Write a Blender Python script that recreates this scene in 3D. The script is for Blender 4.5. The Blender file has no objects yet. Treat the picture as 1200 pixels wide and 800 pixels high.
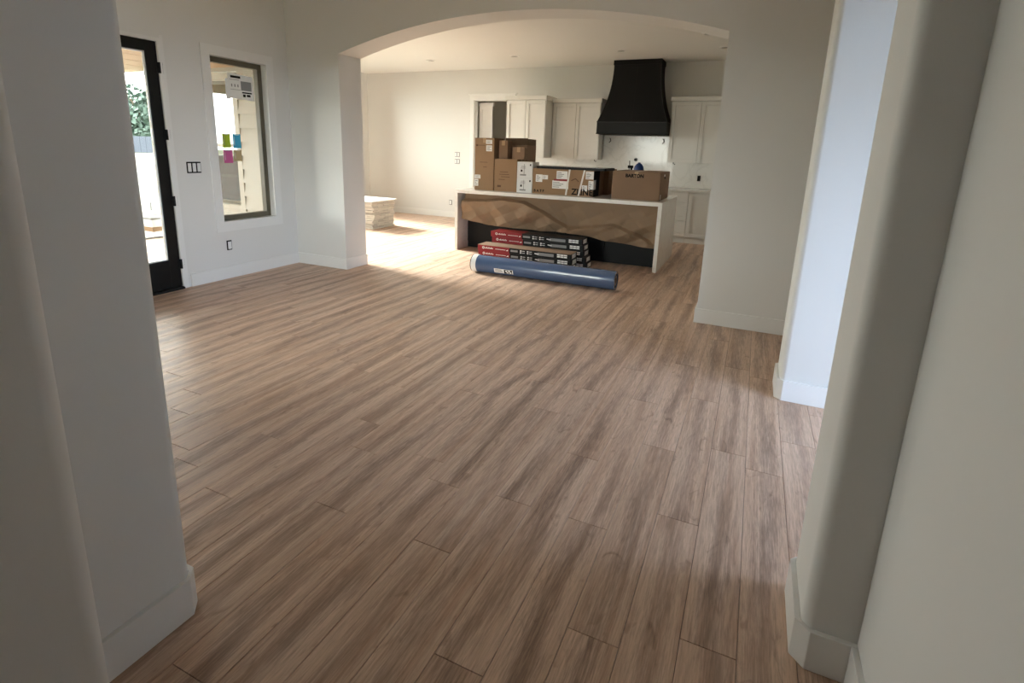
import bpy, bmesh, math, random
from mathutils import Vector, Matrix, noise
random.seed(7)
S = bpy.context.scene
COL = S.collection

# ------------------------------------------------------------------ camera
CAM_H = 1.52
F_PX, PPX, PPY = 624.0, 592.54, 322.71
R_ = Vector((0.9060354, 0.4221525, 0.02978447))
U_ = Vector((-0.12309851, 0.19555303, 0.97293667))
F_ = Vector((-0.4049032, 0.88518149, -0.22914431))
cd = bpy.data.cameras.new('camera')
cam = bpy.data.objects.new('camera', cd); COL.objects.link(cam)
cam.matrix_world = Matrix(((R_.x, U_.x, -F_.x, 0), (R_.y, U_.y, -F_.y, 0), (R_.z, U_.z, -F_.z, CAM_H), (0, 0, 0, 1)))
cd.sensor_width = 36; cd.lens = F_PX / 1200 * 36
cd.shift_x = (600 - PPX) / 1200; cd.shift_y = (PPY - 400) / 1200
cd.clip_start = 0.02; cd.clip_end = 300
S.camera = cam
def project(P):
    v = Vector(P) - Vector((0, 0, CAM_H)); z = v.dot(F_)
    return (PPX + F_PX * v.dot(R_) / z, PPY - F_PX * v.dot(U_) / z, z)

# ------------------------------------------------------------------ world, exposure
w = bpy.data.worlds.new('overcast_sky'); S.world = w; w.use_nodes = True
bg = w.node_tree.nodes['Background']
bg.inputs[0].default_value = (1.0, 0.99, 0.96, 1); bg.inputs[1].default_value = 1.0
sl = bpy.data.lights.new('hazy_sun', 'SUN'); sl.energy = 1.3; sl.angle = math.radians(14); sl.color = (1.0, 0.985, 0.955)
sun = bpy.data.objects.new('hazy_sun', sl); COL.objects.link(sun)
sun.rotation_euler = Vector((1.0, -0.20, -0.52)).to_track_quat('-Z', 'Z').to_euler()
S.view_settings.view_transform = 'Standard'; S.view_settings.look = 'None'
S.view_settings.gamma = 1; S.view_settings.use_curve_mapping = False
S.view_settings.exposure = 4.4
S.cycles.max_bounces = 12; S.cycles.diffuse_bounces = 8; S.cycles.transparent_max_bounces = 16
S.cycles.caustics_reflective = False; S.cycles.caustics_refractive = False

def portal(name, loc, direction, sx, sy):
    l = bpy.data.lights.new(name, 'AREA'); l.shape = 'RECTANGLE'; l.size = sx; l.size_y = sy
    l.cycles.is_portal = True
    o = bpy.data.objects.new(name, l); COL.objects.link(o)
    o.location = loc; o.rotation_euler = Vector(direction).to_track_quat('-Z', 'Z').to_euler()
    return o

# ------------------------------------------------------------------ materials
def srgb(r, g, b):
    f = lambda c: (c / 255 / 12.92) if c / 255 <= 0.04045 else ((c / 255 + 0.055) / 1.055) ** 2.4
    return (f(r), f(g), f(b), 1)
def mat(name, col, rough=0.5, metal=0.0, bump=0.0, bscale=200.0, var=0.0, vscale=3.0, spec=0.5, coat=0.0):
    m = bpy.data.materials.new(name); m.use_nodes = True
    n = m.node_tree.nodes; l = m.node_tree.links; b = n['Principled BSDF']
    b.inputs['Base Color'].default_value = col; b.inputs['Roughness'].default_value = rough
    b.inputs['Metallic'].default_value = metal; b.inputs['Specular IOR Level'].default_value = spec
    b.inputs['Coat Weight'].default_value = coat
    tc = n.new('ShaderNodeTexCoord')
    if var > 0:
        t = n.new('ShaderNodeTexNoise'); t.inputs['Scale'].default_value = vscale; t.inputs['Detail'].default_value = 4
        l.new(tc.outputs['Object'], t.inputs['Vector'])
        mx = n.new('ShaderNodeMix'); mx.data_type = 'RGBA'
        mx.inputs[6].default_value = [c * (1 - var) for c in col[:3]] + [1]
        mx.inputs[7].default_value = [min(1, c * (1 + var)) for c in col[:3]] + [1]
        l.new(t.outputs['Fac'], mx.inputs[0]); l.new(mx.outputs[2], b.inputs['Base Color'])
    if bump > 0:
        t2 = n.new('ShaderNodeTexNoise'); t2.inputs['Scale'].default_value = bscale; t2.inputs['Detail'].default_value = 3
        l.new(tc.outputs['Object'], t2.inputs['Vector'])
        bp = n.new('ShaderNodeBump'); bp.inputs['Strength'].default_value = bump; bp.inputs['Distance'].default_value = 0.003
        l.new(t2.outputs['Fac'], bp.inputs['Height']); l.new(bp.outputs[0], b.inputs['Normal'])
    return m
def glass_mat(name, tint=(0.93, 0.96, 0.94, 1), ior=1.35):
    m = bpy.data.materials.new(name); m.use_nodes = True
    n = m.node_tree.nodes; l = m.node_tree.links; n.clear()
    o = n.new('ShaderNodeOutputMaterial'); mx = n.new('ShaderNodeMixShader')
    t = n.new('ShaderNodeBsdfTransparent'); t.inputs[0].default_value = tint
    g = n.new('ShaderNodeBsdfGlossy'); g.inputs['Roughness'].default_value = 0.02
    f = n.new('ShaderNodeFresnel'); f.inputs[0].default_value = ior
    l.new(f.outputs[0], mx.inputs[0]); l.new(t.outputs[0], mx.inputs[1]); l.new(g.outputs[0], mx.inputs[2])
    l.new(mx.outputs[0], o.inputs[0]); return m
def wood_mat(name):
    m = bpy.data.materials.new(name); m.use_nodes = True
    n = m.node_tree.nodes; l = m.node_tree.links; b = n['Principled BSDF']
    tc = n.new('ShaderNodeTexCoord'); oi = n.new('ShaderNodeObjectInfo')
    mul = n.new('ShaderNodeMath'); mul.operation = 'MULTIPLY'; mul.inputs[1].default_value = 57.0
    l.new(oi.outputs['Random'], mul.inputs[0])
    cx = n.new('ShaderNodeCombineXYZ'); l.new(mul.outputs[0], cx.inputs[0]); l.new(mul.outputs[0], cx.inputs[2])
    add = n.new('ShaderNodeVectorMath'); add.operation = 'ADD'
    l.new(tc.outputs['Object'], add.inputs[0]); l.new(cx.outputs[0], add.inputs[1])
    def nz(scale, loc_scale, detail, rough, dist=0.0):
        mp = n.new('ShaderNodeMapping'); mp.inputs['Scale'].default_value = scale
        l.new(add.outputs[0], mp.inputs[0])
        t = n.new('ShaderNodeTexNoise'); t.inputs['Scale'].default_value = loc_scale
        t.inputs['Detail'].default_value = detail; t.inputs['Roughness'].default_value = rough
        t.inputs['Distortion'].default_value = dist
        l.new(mp.outputs[0], t.inputs['Vector']); return t
    big = nz((20, 0.7, 1), 1.0, 4, 0.55, 0.5)
    fine = nz((150, 9.0, 1), 1.0, 4, 0.7)             # fine grain
    knot = nz((18, 6, 1), 1.0, 3, 0.5, 1.5)            # small dark knots
    wander = nz((0.0, 1.1, 1), 1.0, 2, 0.5); gate = nz((0.0, 0.9, 0.7), 1.0, 2, 0.5)
    def mth(op, a, b_=None, clamp=False):
        q = n.new('ShaderNodeMath'); q.operation = op; q.use_clamp = clamp
        for i_, v in enumerate((a, b_)):
            if v is None: continue
            if isinstance(v, (int, float)): q.inputs[i_].default_value = v
            else: l.new(v, q.inputs[i_])
        return q.outputs[0]
    sep = n.new('ShaderNodeSeparateXYZ'); l.new(tc.outputs['Object'], sep.inputs[0])
    # a dark heartwood band that wanders along each board, frayed by the fine grain
    cen = mth('MULTIPLY', mth('SUBTRACT', wander.outputs['Fac'], 0.5), 0.20)
    dist = mth('ABSOLUTE', mth('SUBTRACT', sep.outputs['X'], cen))
    fray = mth('MULTIPLY', mth('SUBTRACT', mth('ADD', big.outputs['Fac'], mth('MULTIPLY', fine.outputs['Fac'], 1.6)), 1.3), 0.07)
    band = mth('SUBTRACT', 1.0, mth('DIVIDE', mth('ADD', dist, fray), 0.06), True)
    gt = n.new('ShaderNodeMapRange'); gt.inputs[1].default_value = 0.3; gt.inputs[2].default_value = 0.62; gt.inputs[3].default_value = 0.10; gt.inputs[4].default_value = 0.66
    l.new(gate.outputs['Fac'], gt.inputs[0])
    bandf = mth('MULTIPLY', band, gt.outputs[0], True)
    r1a = n.new('ShaderNodeValToRGB'); e = r1a.color_ramp.elements
    e[0].position = 0.32; e[0].color = srgb(184, 152, 129); e[1].position = 0.62; e[1].color = srgb(210, 182, 161)
    l.new(big.outputs['Fac'], r1a.inputs[0])
    r1 = n.new('ShaderNodeMix'); r1.data_type = 'RGBA'; r1.inputs[7].default_value = srgb(114, 90, 77)
    l.new(bandf, r1.inputs[0]); l.new(r1a.outputs[0], r1.inputs[6])
    r2 = n.new('ShaderNodeValToRGB'); e = r2.color_ramp.elements
    e[0].position = 0.3; e[0].color = (0.66, 0.64, 0.62, 1); e[1].position = 0.62; e[1].color = (1.06, 1.05, 1.04, 1)
    l.new(fine.outputs['Fac'], r2.inputs[0])
    m1 = n.new('ShaderNodeMix'); m1.data_type = 'RGBA'; m1.blend_type = 'MULTIPLY'; m1.inputs[0].default_value = 0.8
    l.new(r1.outputs[2], m1.inputs[6]); l.new(r2.outputs[0], m1.inputs[7])
    r3 = n.new('ShaderNodeValToRGB'); e = r3.color_ramp.elements
    e[0].position = 0.25; e[0].color = (0.6, 0.56, 0.53, 1); e[1].position = 0.38; e[1].color = (1, 1, 1, 1)
    l.new(knot.outputs['Fac'], r3.inputs[0])
    m2 = n.new('ShaderNodeMix'); m2.data_type = 'RGBA'; m2.blend_type = 'MULTIPLY'; m2.inputs[0].default_value = 0.8
    l.new(m1.outputs[2], m2.inputs[6]); l.new(r3.outputs[0], m2.inputs[7])
    mr = n.new('ShaderNodeMapRange'); mr.inputs[3].default_value = 0.95; mr.inputs[4].default_value = 1.06
    l.new(oi.outputs['Random'], mr.inputs[0])
    hs = n.new('ShaderNodeHueSaturation'); l.new(mr.outputs[0], hs.inputs['Value']); l.new(m2.outputs[2], hs.inputs['Color'])
    l.new(hs.outputs[0], b.inputs['Base Color'])
    rr = n.new('ShaderNodeMapRange'); rr.inputs[3].default_value = 0.36; rr.inputs[4].default_value = 0.52
    l.new(fine.outputs['Fac'], rr.inputs[0]); l.new(rr.outputs[0], b.inputs['Roughness'])
    b.inputs['Specular IOR Level'].default_value = 0.45
    bp = n.new('ShaderNodeBump'); bp.inputs['Strength'].default_value = 0.25; bp.inputs['Distance'].default_value = 0.001
    l.new(fine.outputs['Fac'], bp.inputs['Height']); l.new(bp.outputs[0], b.inputs['Normal'])
    return m
def quartz_mat(name):
    m = bpy.data.materials.new(name); m.use_nodes = True
    n = m.node_tree.nodes; l = m.node_tree.links; b = n['Principled BSDF']
    tc = n.new('ShaderNodeTexCoord')
    t = n.new('ShaderNodeTexNoise'); t.inputs['Scale'].default_value = 1.7; t.inputs['Detail'].default_value = 6
    t.inputs['Distortion'].default_value = 1.6; l.new(tc.outputs['Object'], t.inputs['Vector'])
    r = n.new('ShaderNodeValToRGB'); e = r.color_ramp.elements
    base = (0.78, 0.77, 0.74, 1)
    e[0].position = 0.47; e[0].color = base; e[1].position = 0.53; e[1].color = base
    k = e.new(0.5); k.color = (0.71, 0.70, 0.67, 1)
    l.new(t.outputs['Fac'], r.inputs[0]); l.new(r.outputs[0], b.inputs['Base Color'])
    b.inputs['Roughness'].default_value = 0.16; return m
M = {}
M['wall'] = mat('wall_paint', (0.69, 0.687, 0.668, 1), 0.6, bump=0.04, bscale=350)
M['trim'] = mat('trim_paint', (0.75, 0.75, 0.735, 1), 0.35)
M['ceil'] = mat('ceiling_paint', (0.78, 0.78, 0.755, 1), 0.8, bump=0.05, bscale=200)
M['cab'] = mat('cabinet_paint', (0.71, 0.70, 0.665, 1), 0.38)
M['wood'] = wood_mat('floor_laminate')
M['under'] = mat('subfloor', (0.035, 0.025, 0.018, 1), 0.9)
M['black'] = mat('black_metal', (0.004, 0.004, 0.004, 1), 0.45, spec=0.25)
M['blackdoor'] = mat('black_door_paint', (0.005, 0.005, 0.0045, 1), 0.4, spec=0.25)
M['hood'] = mat('hood_black', (0.004, 0.004, 0.004, 1), 0.6, var=0.15, vscale=4, spec=0.22)
M['hoodtrim'] = mat('hood_strap', (0.02, 0.02, 0.02, 1), 0.4, metal=0.4)
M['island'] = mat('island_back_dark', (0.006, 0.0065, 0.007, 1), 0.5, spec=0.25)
M['quartz'] = quartz_mat('quartz')
M['kraft'] = mat('kraft_paper', srgb(134, 111, 87), 0.7, var=0.06, vscale=6)
M['card'] = mat('cardboard', srgb(146, 117, 88), 0.8, var=0.05, vscale=5)
M['card2'] = mat('cardboard_dull', srgb(132, 106, 84), 0.8, var=0.06, vscale=5)
M['carddark'] = mat('cardboard_flap', srgb(96, 75, 55), 0.85, var=0.06, vscale=5)
M['tape'] = mat('packing_tape', srgb(176, 146, 112), 0.3)
M['label'] = mat('white_label', (0.82, 0.82, 0.80, 1), 0.5)
M['ink'] = mat('black_ink', (0.008, 0.007, 0.006, 1), 0.7, spec=0.2)
M['inkbrown'] = mat('brown_ink', srgb(96, 66, 44), 0.7)
M['inkgrey'] = mat('grey_ink', (0.25, 0.25, 0.25, 1), 0.6)
M['wcarton'] = mat('white_carton', (0.72, 0.73, 0.73, 1), 0.55)
M['red'] = mat('red_print', srgb(138, 18, 30), 0.45)
M['blkcard'] = mat('black_print', (0.006, 0.006, 0.007, 1), 0.45, spec=0.25)
M['strap'] = mat('plastic_strap', (0.75, 0.73, 0.68, 1), 0.4)
M['steel'] = mat('dark_glass', (0.10, 0.095, 0.09, 1), 0.12)
M['blue'] = mat('blue_foam', srgb(70, 91, 124), 0.25, var=0.08, vscale=8, coat=0.5)
M['bluejug'] = mat('blue_plastic', srgb(30, 62, 120), 0.35)
M['bandw'] = mat('white_band', (0.78, 0.79, 0.78, 1), 0.5)
M['board'] = mat('primed_board', (0.58, 0.54, 0.48, 1), 0.6, var=0.15, vscale=20)
M['board2'] = mat('primed_board_grey', (0.47, 0.44, 0.395, 1), 0.6, var=0.15, vscale=20)
M['boardtop'] = mat('white_sheet', (0.85, 0.85, 0.85, 1), 0.35)
M['glass'] = glass_mat('window_glass')
M['glasscoat'] = glass_mat('coated_glass', (0.70, 0.82, 0.75, 1), 3.0)
M['glassblue'] = glass_mat('blue_tinted_glass', (0.70, 0.79, 0.92, 1))  # blue put into the glass to cool the daylight entering the hall
M['frame'] = mat('bronze_window_frame', srgb(92, 86, 70), 0.5)
M['pantry'] = mat('pantry_paint', (0.66, 0.63, 0.57, 1), 0.7)
M['siding'] = mat('lap_siding', (0.31, 0.305, 0.27, 1), 0.6)
M['sidingw'] = mat('white_siding', (0.75, 0.75, 0.75, 1), 0.6)
M['porchwood'] = mat('porch_ceiling_wood', srgb(172, 148, 122), 0.6, var=0.12, vscale=3)
M['concrete'] = mat('porch_concrete', (0.45, 0.44, 0.42, 1), 0.8, var=0.1)
M['grass'] = mat('lawn', srgb(58, 60, 22), 0.9, var=0.3, vscale=8)
M['leaf'] = mat('tree_leaf', srgb(46, 64, 56), 0.7, var=0.3, vscale=2)
M['bark'] = mat('bark', srgb(80, 66, 52), 0.9)
M['fence'] = mat('fence_board', srgb(50, 56, 68), 0.8, var=0.15)
M['rocker'] = mat('switch_rocker', (0.74, 0.74, 0.74, 1), 0.4)
M['lens'] = mat('light_lens', (0.85, 0.85, 0.83, 1), 0.5)
for nme, c in (('noteg', (172, 196, 40)), ('noteb', (60, 168, 206)), ('notem', (206, 96, 156)), ('notet', (184, 164, 122))):
    M[nme] = mat('paper_' + nme, srgb(*c), 0.6, var=0.12, vscale=30)

# ------------------------------------------------------------------ mesh helpers
class MB:
    def __init__(s): s.v = []; s.f = []; s.m = []
    def add(s, vs, fs, mi=0):
        k = len(s.v); s.v += [tuple(p) for p in vs]
        for f in fs: s.f.append([k + i for i in f]); s.m.append(mi)
        return s
    def box(s, x0, x1, y0, y1, z0, z1, mi=0):
        return s.add([(x0, y0, z0), (x1, y0, z0), (x1, y1, z0), (x0, y1, z0), (x0, y0, z1), (x1, y0, z1), (x1, y1, z1), (x0, y1, z1)],
                     [(0, 3, 2, 1), (4, 5, 6, 7), (0, 1, 5, 4), (1, 2, 6, 5), (2, 3, 7, 6), (3, 0, 4, 7)], mi)
    def cbox(s, x0, x1, y0, y1, z0, z1, c, mi=0):       # box with chamfered top edges
        v = [(x0, y0, z0), (x1, y0, z0), (x1, y1, z0), (x0, y1, z0), (x0, y0, z1 - c), (x1, y0, z1 - c), (x1, y1, z1 - c), (x0, y1, z1 - c),
             (x0 + c, y0 + c, z1), (x1 - c, y0 + c, z1), (x1 - c, y1 - c, z1), (x0 + c, y1 - c, z1)]
        f = [(0, 3, 2, 1), (8, 9, 10, 11)]
        for i in range(4):
            j = (i + 1) % 4; f.append((i, j, 4 + j, 4 + i)); f.append((4 + i, 4 + j, 8 + j, 8 + i))
        return s.add(v, f, mi)
    def prism(s, poly, z0, z1, mi=0):                    # poly counter-clockwise in xy
        n = len(poly); v = [(x, y, z0) for x, y in poly] + [(x, y, z1) for x, y in poly]
        f = [tuple(range(n - 1, -1, -1)), tuple(range(n, 2 * n))]
        for i in range(n): j = (i + 1) % n; f.append((i, j, n + j, n + i))
        return s.add(v, f, mi)
    def cyl(s, p0, p1, r0, r1=None, n=24, mi=0, cap=True):
        r1 = r0 if r1 is None else r1
        p0 = Vector(p0); p1 = Vector(p1); d = (p1 - p0).normalized()
        a = d.orthogonal().normalized(); b = d.cross(a); vs = []
        for p, r in ((p0, r0), (p1, r1)):
            for i in range(n):
                t = 2 * math.pi * i / n; vs.append(p + a * (r * math.cos(t)) + b * (r * math.sin(t)))
        f = [(i, (i + 1) % n, n + (i + 1) % n, n + i) for i in range(n)]
        if cap: f += [tuple(range(n - 1, -1, -1)), tuple(range(n, 2 * n))]
        return s.add(vs, f, mi)
    def lathe(s, prof, c, n=32, mi=0):                  # prof: (r, z), about vertical axis at c
        vs = []; m = len(prof)
        for i in range(n):
            t = 2 * math.pi * i / n
            for r, z in prof: vs.append((c[0] + r * math.cos(t), c[1] + r * math.sin(t), c[2] + z))
        f = []
        for i in range(n):
            j = (i + 1) % n
            for k in range(m - 1): f.append((i * m + k, j * m + k, j * m + k + 1, i * m + k + 1))
        return s.add(vs, f, mi)
    def tube(s, pts, r, n=8, mi=0):
        pts = [Vector(p) for p in pts]; vs = []; m = len(pts)
        for i, p in enumerate(pts):
            d = (pts[min(i + 1, m - 1)] - pts[max(i - 1, 0)]).normalized()
            a = d.orthogonal().normalized(); b = d.cross(a)
            for k in range(n):
                t = 2 * math.pi * k / n; vs.append(p + a * (r * math.cos(t)) + b * (r * math.sin(t)))
        f = []
        for i in range(m - 1):
            for k in range(n): f.append((i * n + k, i * n + (k + 1) % n, (i + 1) * n + (k + 1) % n, (i + 1) * n + k))
        f += [tuple(range(n - 1, -1, -1)), tuple(range((m - 1) * n, m * n))]
        return s.add(vs, f, mi)
    def mesh(s, name, mats, smooth=None):
        me = bpy.data.meshes.new(name); me.from_pydata(s.v, [], s.f)
        for mm in (mats if isinstance(mats, (list, tuple)) else [mats]): me.materials.append(M[mm])
        for p, i in zip(me.polygons, s.m): p.material_index = i
        bm = bmesh.new(); bm.from_mesh(me); bmesh.ops.recalc_face_normals(bm, faces=bm.faces)
        if smooth is not None:
            for f in bm.faces: f.smooth = True
            for e in bm.edges:
                if len(e.link_faces) == 2 and e.calc_face_angle(0) > smooth: e.smooth = False
        bm.to_mesh(me); bm.free(); me.update(); return me
    def build(s, name, mats, parent=None, smooth=None, bevel=0, loc=None):
        o = bpy.data.objects.new(name, s.mesh(name, mats, smooth)); COL.objects.link(o)
        if parent is not None: o.parent = parent
        if loc is not None: o.location = loc
        if bevel:
            b = o.modifiers.new('bevel', 'BEVEL'); b.width = bevel; b.segments = 2; b.limit_method = 'ANGLE'
        return o
def box(name, m, x0, x1, y0, y1, z0, z1, parent=None, bevel=0):
    return MB().box(x0, x1, y0, y1, z0, z1).build(name, m, parent, bevel=bevel)
def tag(o, label, cat, group=None):
    o['label'] = label; o['category'] = cat
    if group: o['group'] = group
    return o
def struct(o): o['kind'] = 'structure'; return o
def empty(name, loc):
    o = bpy.data.objects.new(name, None); COL.objects.link(o); o.location = loc; o.empty_display_size = 0.1; return o
def child(root, name, mb, mats, smooth=None, bevel=0):   # mb in world coordinates under an un-rotated root
    L = root.location if root.parent is None else Vector(root.location) + Vector(root.parent.location)
    mb.v = [(p[0] - L.x, p[1] - L.y, p[2] - L.z) for p in mb.v]
    o = mb.build(name, mats, root, smooth, bevel)
    if name.endswith('_print') or name == 'spec_table': o['kind'] = 'stuff'
    return o
def text_mb(txt, size, origin, ux, uy, depth=0.0015, mi=0, bold=0.0):
    c = bpy.data.curves.new('t', 'FONT'); c.body = txt; c.size = size; c.extrude = depth / 2; c.offset = bold
    c.align_x = 'CENTER'; c.align_y = 'CENTER'; c.resolution_u = 3
    o = bpy.data.objects.new('t', c); COL.objects.link(o)
    dg = bpy.context.evaluated_depsgraph_get(); me = bpy.data.meshes.new_from_object(o.evaluated_get(dg))
    ux = Vector(ux).normalized(); uy = Vector(uy).normalized(); uz = ux.cross(uy); og = Vector(origin)
    mb = MB().add([og + ux * v.co.x + uy * v.co.y + uz * v.co.z for v in me.vertices], [list(p.vertices) for p in me.polygons], mi)
    bpy.data.objects.remove(o); bpy.data.curves.remove(c); bpy.data.meshes.remove(me); return mb

# ------------------------------------------------------------------ key dimensions
XL, YA0, YA1, YB, XD = -5.335, 5.105, 5.49, 10.45, -8.46
ZC, ZK = 3.66, 3.14
BH, BT = 0.137, 0.018
RB = 0.036                         # bullnose radius

# ------------------------------------------------------------------ floor
floor = MB().box(-8.7, 4.7, -2.7, 12.4, -0.06, -0.0125).build('floor', 'under'); struct(floor)
W, LEN, X0 = 0.170, 1.27, -0.043
JO = {-3: 1.927, -2: 1.41, -1: 2.128, 0: 1.534, -6: 1.519, -4: 1.136, -5: 1.92, -7: 1.887, -12: 1.367, -14: 1.457, -17: 1.771, -9: 1.518, -10: 1.938, -11: 2.182, -8: 2.03}
pl = []
for k in range(int((XD - X0) / W) - 1, int((4.5 - X0) / W) + 1):
    xa, xb = max(XD, X0 + k * W), min(4.5, X0 + (k + 1) * W)
    if xb - xa < 0.02: continue
    j = JO.get(k, random.uniform(0, LEN)); y = j - LEN * math.ceil((j + 2.5) / LEN)
    while y < YB:
        ya, yb = max(y, -2.5), min(y + LEN, YB)
        if yb - ya > 0.02: pl.append((xa, xb, ya, yb))
        y += LEN
def in_view(x, y):
    if y < 0.5 or x / y < -1.75 or (x > 0.3): return False
    if y > 5.0 and not (-0.95 < x / y < 0.0): return False
    if -4.0 < x < -1.1 and y > 7.4: return False
    u, v, z = project((x, y, 0)); return z > 0 and -60 < u < 1260 and -60 < v < 900
pl.sort(key=lambda q: math.hypot((q[0] + q[1]) / 2, (q[2] + q[3]) / 2))
vis = [q for q in pl if any(in_view(x, y) for x in (q[0], q[1]) for y in (q[2], (q[2] + q[3]) / 2, q[3]))][:298]
vs_ = set(vis); cache = {}; G = 0.0009
def plank_mb(w_, l_): return MB().cbox(-w_ / 2 + G, w_ / 2 - G, -l_ / 2 + G, l_ / 2 - G, -0.012, 0, 0.0012)
for q in vis:
    key = (round(q[1] - q[0], 3), round(q[3] - q[2], 3))
    if key not in cache: cache[key] = plank_mb(*key).mesh('floor_plank', 'wood')
    o = bpy.data.objects.new('floor_plank', cache[key]); COL.objects.link(o); o.parent = floor
    o.location = ((q[0] + q[1]) / 2, (q[2] + q[3]) / 2, 0)
mb = MB()
for q in pl:
    if q not in vs_: mb.cbox(q[0] + G, q[1] - G, q[2] + G, q[3] - G, -0.012, 0, 0.0012)
o = mb.build('floor_planks_beyond_view', 'wood', floor); o['kind'] = 'stuff'
struct(MB().box(-6.3, -4.1, 10.58, 12.3, -0.012, 0).build('floor_pantry', 'wood'))

# ------------------------------------------------------------------ walls
def wall_y(name, y0, y1, x0, x1, z0, z1, holes, m='wall'):   # wall plane facing +-y, holes (x0,x1,z0,z1) sorted by x
    mb = MB(); x = x0
    for (a, b, c, d) in holes:
        mb.box(x, a, y0, y1, z0, z1)
        if c > z0: mb.box(a, b, y0, y1, z0, c)
        if d < z1: mb.box(a, b, y0, y1, d, z1)
        x = b
    mb.box(x, x1, y0, y1, z0, z1); return struct(mb.build(name, m))
def wall_x(name, x0, x1, y0, y1, z0, z1, holes, m='wall'):
    mb = MB(); y = y0
    for (a, b, c, d) in holes:
        mb.box(x0, x1, y, a, z0, z1)
        if c > z0: mb.box(x0, x1, a, b, z0, c)
        if d < z1: mb.box(x0, x1, a, b, d, z1)
        y = b
    mb.box(x0, x1, y, y1, z0, z1); return struct(mb.build(name, m))
def arc(cx, cy, r, a0, a1, n=8):
    return [(cx + r * math.cos(math.radians(a0 + (a1 - a0) * i / n)), cy + r * math.sin(math.radians(a0 + (a1 - a0) * i / n))) for i in range(n + 1)]

DY0, DY1, DZ = 2.62, 3.545, 2.46           # patio door opening
WY0, WY1, WZ0, WZ1 = 4.044, 4.785, 0.634, 2.41
W2 = (1.05, 2.48, 0.55, 2.41)
wl = wall_x('wall_left', XL - 0.2, XL, 0.40, YA0, 0, ZC, [W2[:2] + W2[2:], (DY0, DY1, 0, DZ), (WY0, WY1, WZ0, WZ1)])
# arch wall
AX0, AX1, AZ, AR = -4.536, -0.357, 2.54, 0.30
cxa = (AX0 + AX1) / 2; hw = (AX1 - AX0) / 2; RA = (hw * hw + AR * AR) / (2 * AR)
ap = []
for i in range(49):
    x = AX0 + (AX1 - AX0) * i / 48; ap.append((x, AZ + AR - RA + math.sqrt(RA * RA - (x - cxa) ** 2)))
mb = MB()
mb.box(XL - 0.2, AX0, YA0, YA1, 0, ZC); mb.box(AX1, 4.7, YA0, YA1, 0, ZC)
for (xa, za), (xb, zb) in zip(ap[:-1], ap[1:]):
    mb.add([(xa, YA0, za), (xb, YA0, zb), (xb, YA1, zb), (xa, YA1, za), (xa, YA0, ZC), (xb, YA0, ZC), (xb, YA1, ZC), (xa, YA1, ZC)],
           [(0, 3, 2, 1), (4, 5, 6, 7), (0, 1, 5, 4), (2, 3, 7, 6)])
struct(mb.build('wall_arch', 'wall'))
# dining and kitchen shell
DW = (-7.95, -6.78, 0.62, 2.36)
struct_front = wall_y('wall_dining_front', YA1 + 0.0, YA1 + 0.2, XD - 0.2, XL - 0.2, 0, ZK + 0.6, [DW])
DL = (5.85, 9.75, 0.06, 2.85)
wall_x('wall_dining_left', XD - 0.2, XD, YA1 + 0.2, YB + 0.15, 0, ZK, [DL])
PX0, PX1, PZ = -5.633, -4.77, 2.53
wall_y('wall_back', YB, YB + 0.13, XD, 1.6, 0, ZK, [(PX0, PX1, 0, PZ)])
wall_x('wall_kitchen_right', 1.4, 1.6, YA1, YB, 0, ZK, [])
for nme, a in (('wall_pantry_back', (-6.3, -4.1, 12.3, 12.4, 0, ZK)), ('wall_pantry_left', (-6.4, -6.3, 10.58, 12.4, 0, ZK)), ('wall_pantry_right', (-4.1, -4.0, 10.58, 12.4, 0, ZK))):
    struct(box(nme, 'pantry', *a))
# near walls
r = RB
xs1 = 0.292
SW = (0.95, 1.45, 0.35, 1.9)
wall_y('wall_hall_near', 1.612, 1.93, 0.7, 1.95, 0, ZC, [SW])
poly = [(0.7, 1.93), *arc(xs1 + r, 1.93 - r, r, 90, 180), *arc(xs1 + r, 1.612 + r, r, 180, 270), (0.7, 1.612)]
struct(MB().prism(poly, 0, ZC).build('wall_right_jamb', 'wall', smooth=0.6))
poly = [(4.7, 3.97), *arc(xs1 + r, 3.97 - r, r, 90, 180), *arc(xs1 + r, 3.655 + r, r, 180, 270), (4.7, 3.655)]
struct(MB().prism(poly, 0, ZC).build('wall_hall_far', 'wall', smooth=0.6))
xp = -1.521
NW = (-4.1, -2.7, 0.7, 2.35)
wall_y('wall_living_near', 0.62, 0.925, XL, -1.9, 0, ZC, [NW])
poly = [(-1.9, 0.40), (xp, 0.40), *arc(xp - r, 0.925 - r, r, 0, 90), (-1.9, 0.925)]
struct(MB().prism(poly, 0, ZC).build('wall_left_jamb', 'wall', smooth=0.6))
wall_x('wall_right', 0.437, 0.6, -2.5, 1.612, 0, ZC, [])
poly = [(-1.52, -2.5), (-1.2, -2.5), *arc(-1.25, 0.48, 0.05, 0, 90), (-1.52, 0.53)]
struct(MB().prism(poly, 0, ZC).build('wall_hall_left', 'wall', smooth=0.6))
wall_y('wall_hall_back', -2.65, -2.5, -1.52, 0.6, 0, ZC, [])
bbx_later = (-1.2, -2.5, 0.48)
XH = 1.75
HD = (1.99, 3.6, 0.02, 2.75)
wall_x('wall_hall_end', XH, XH + 0.2, 1.93, 3.655, 0, ZC, [HD])
struct(box('wall_side_passage', 'wall', XH, XH + 0.1, 3.97, YA0, 0, ZC))
struct(box('ceiling_living', 'ceil', XL - 0.2, 4.7, -2.65, YA0 + 0.1, ZC, ZC + 0.1))
struct(box('ceiling_kitchen', 'ceil', XD - 0.2, 1.6, YA1 - 0.02, 12.4, ZK, ZK + 0.1))

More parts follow.
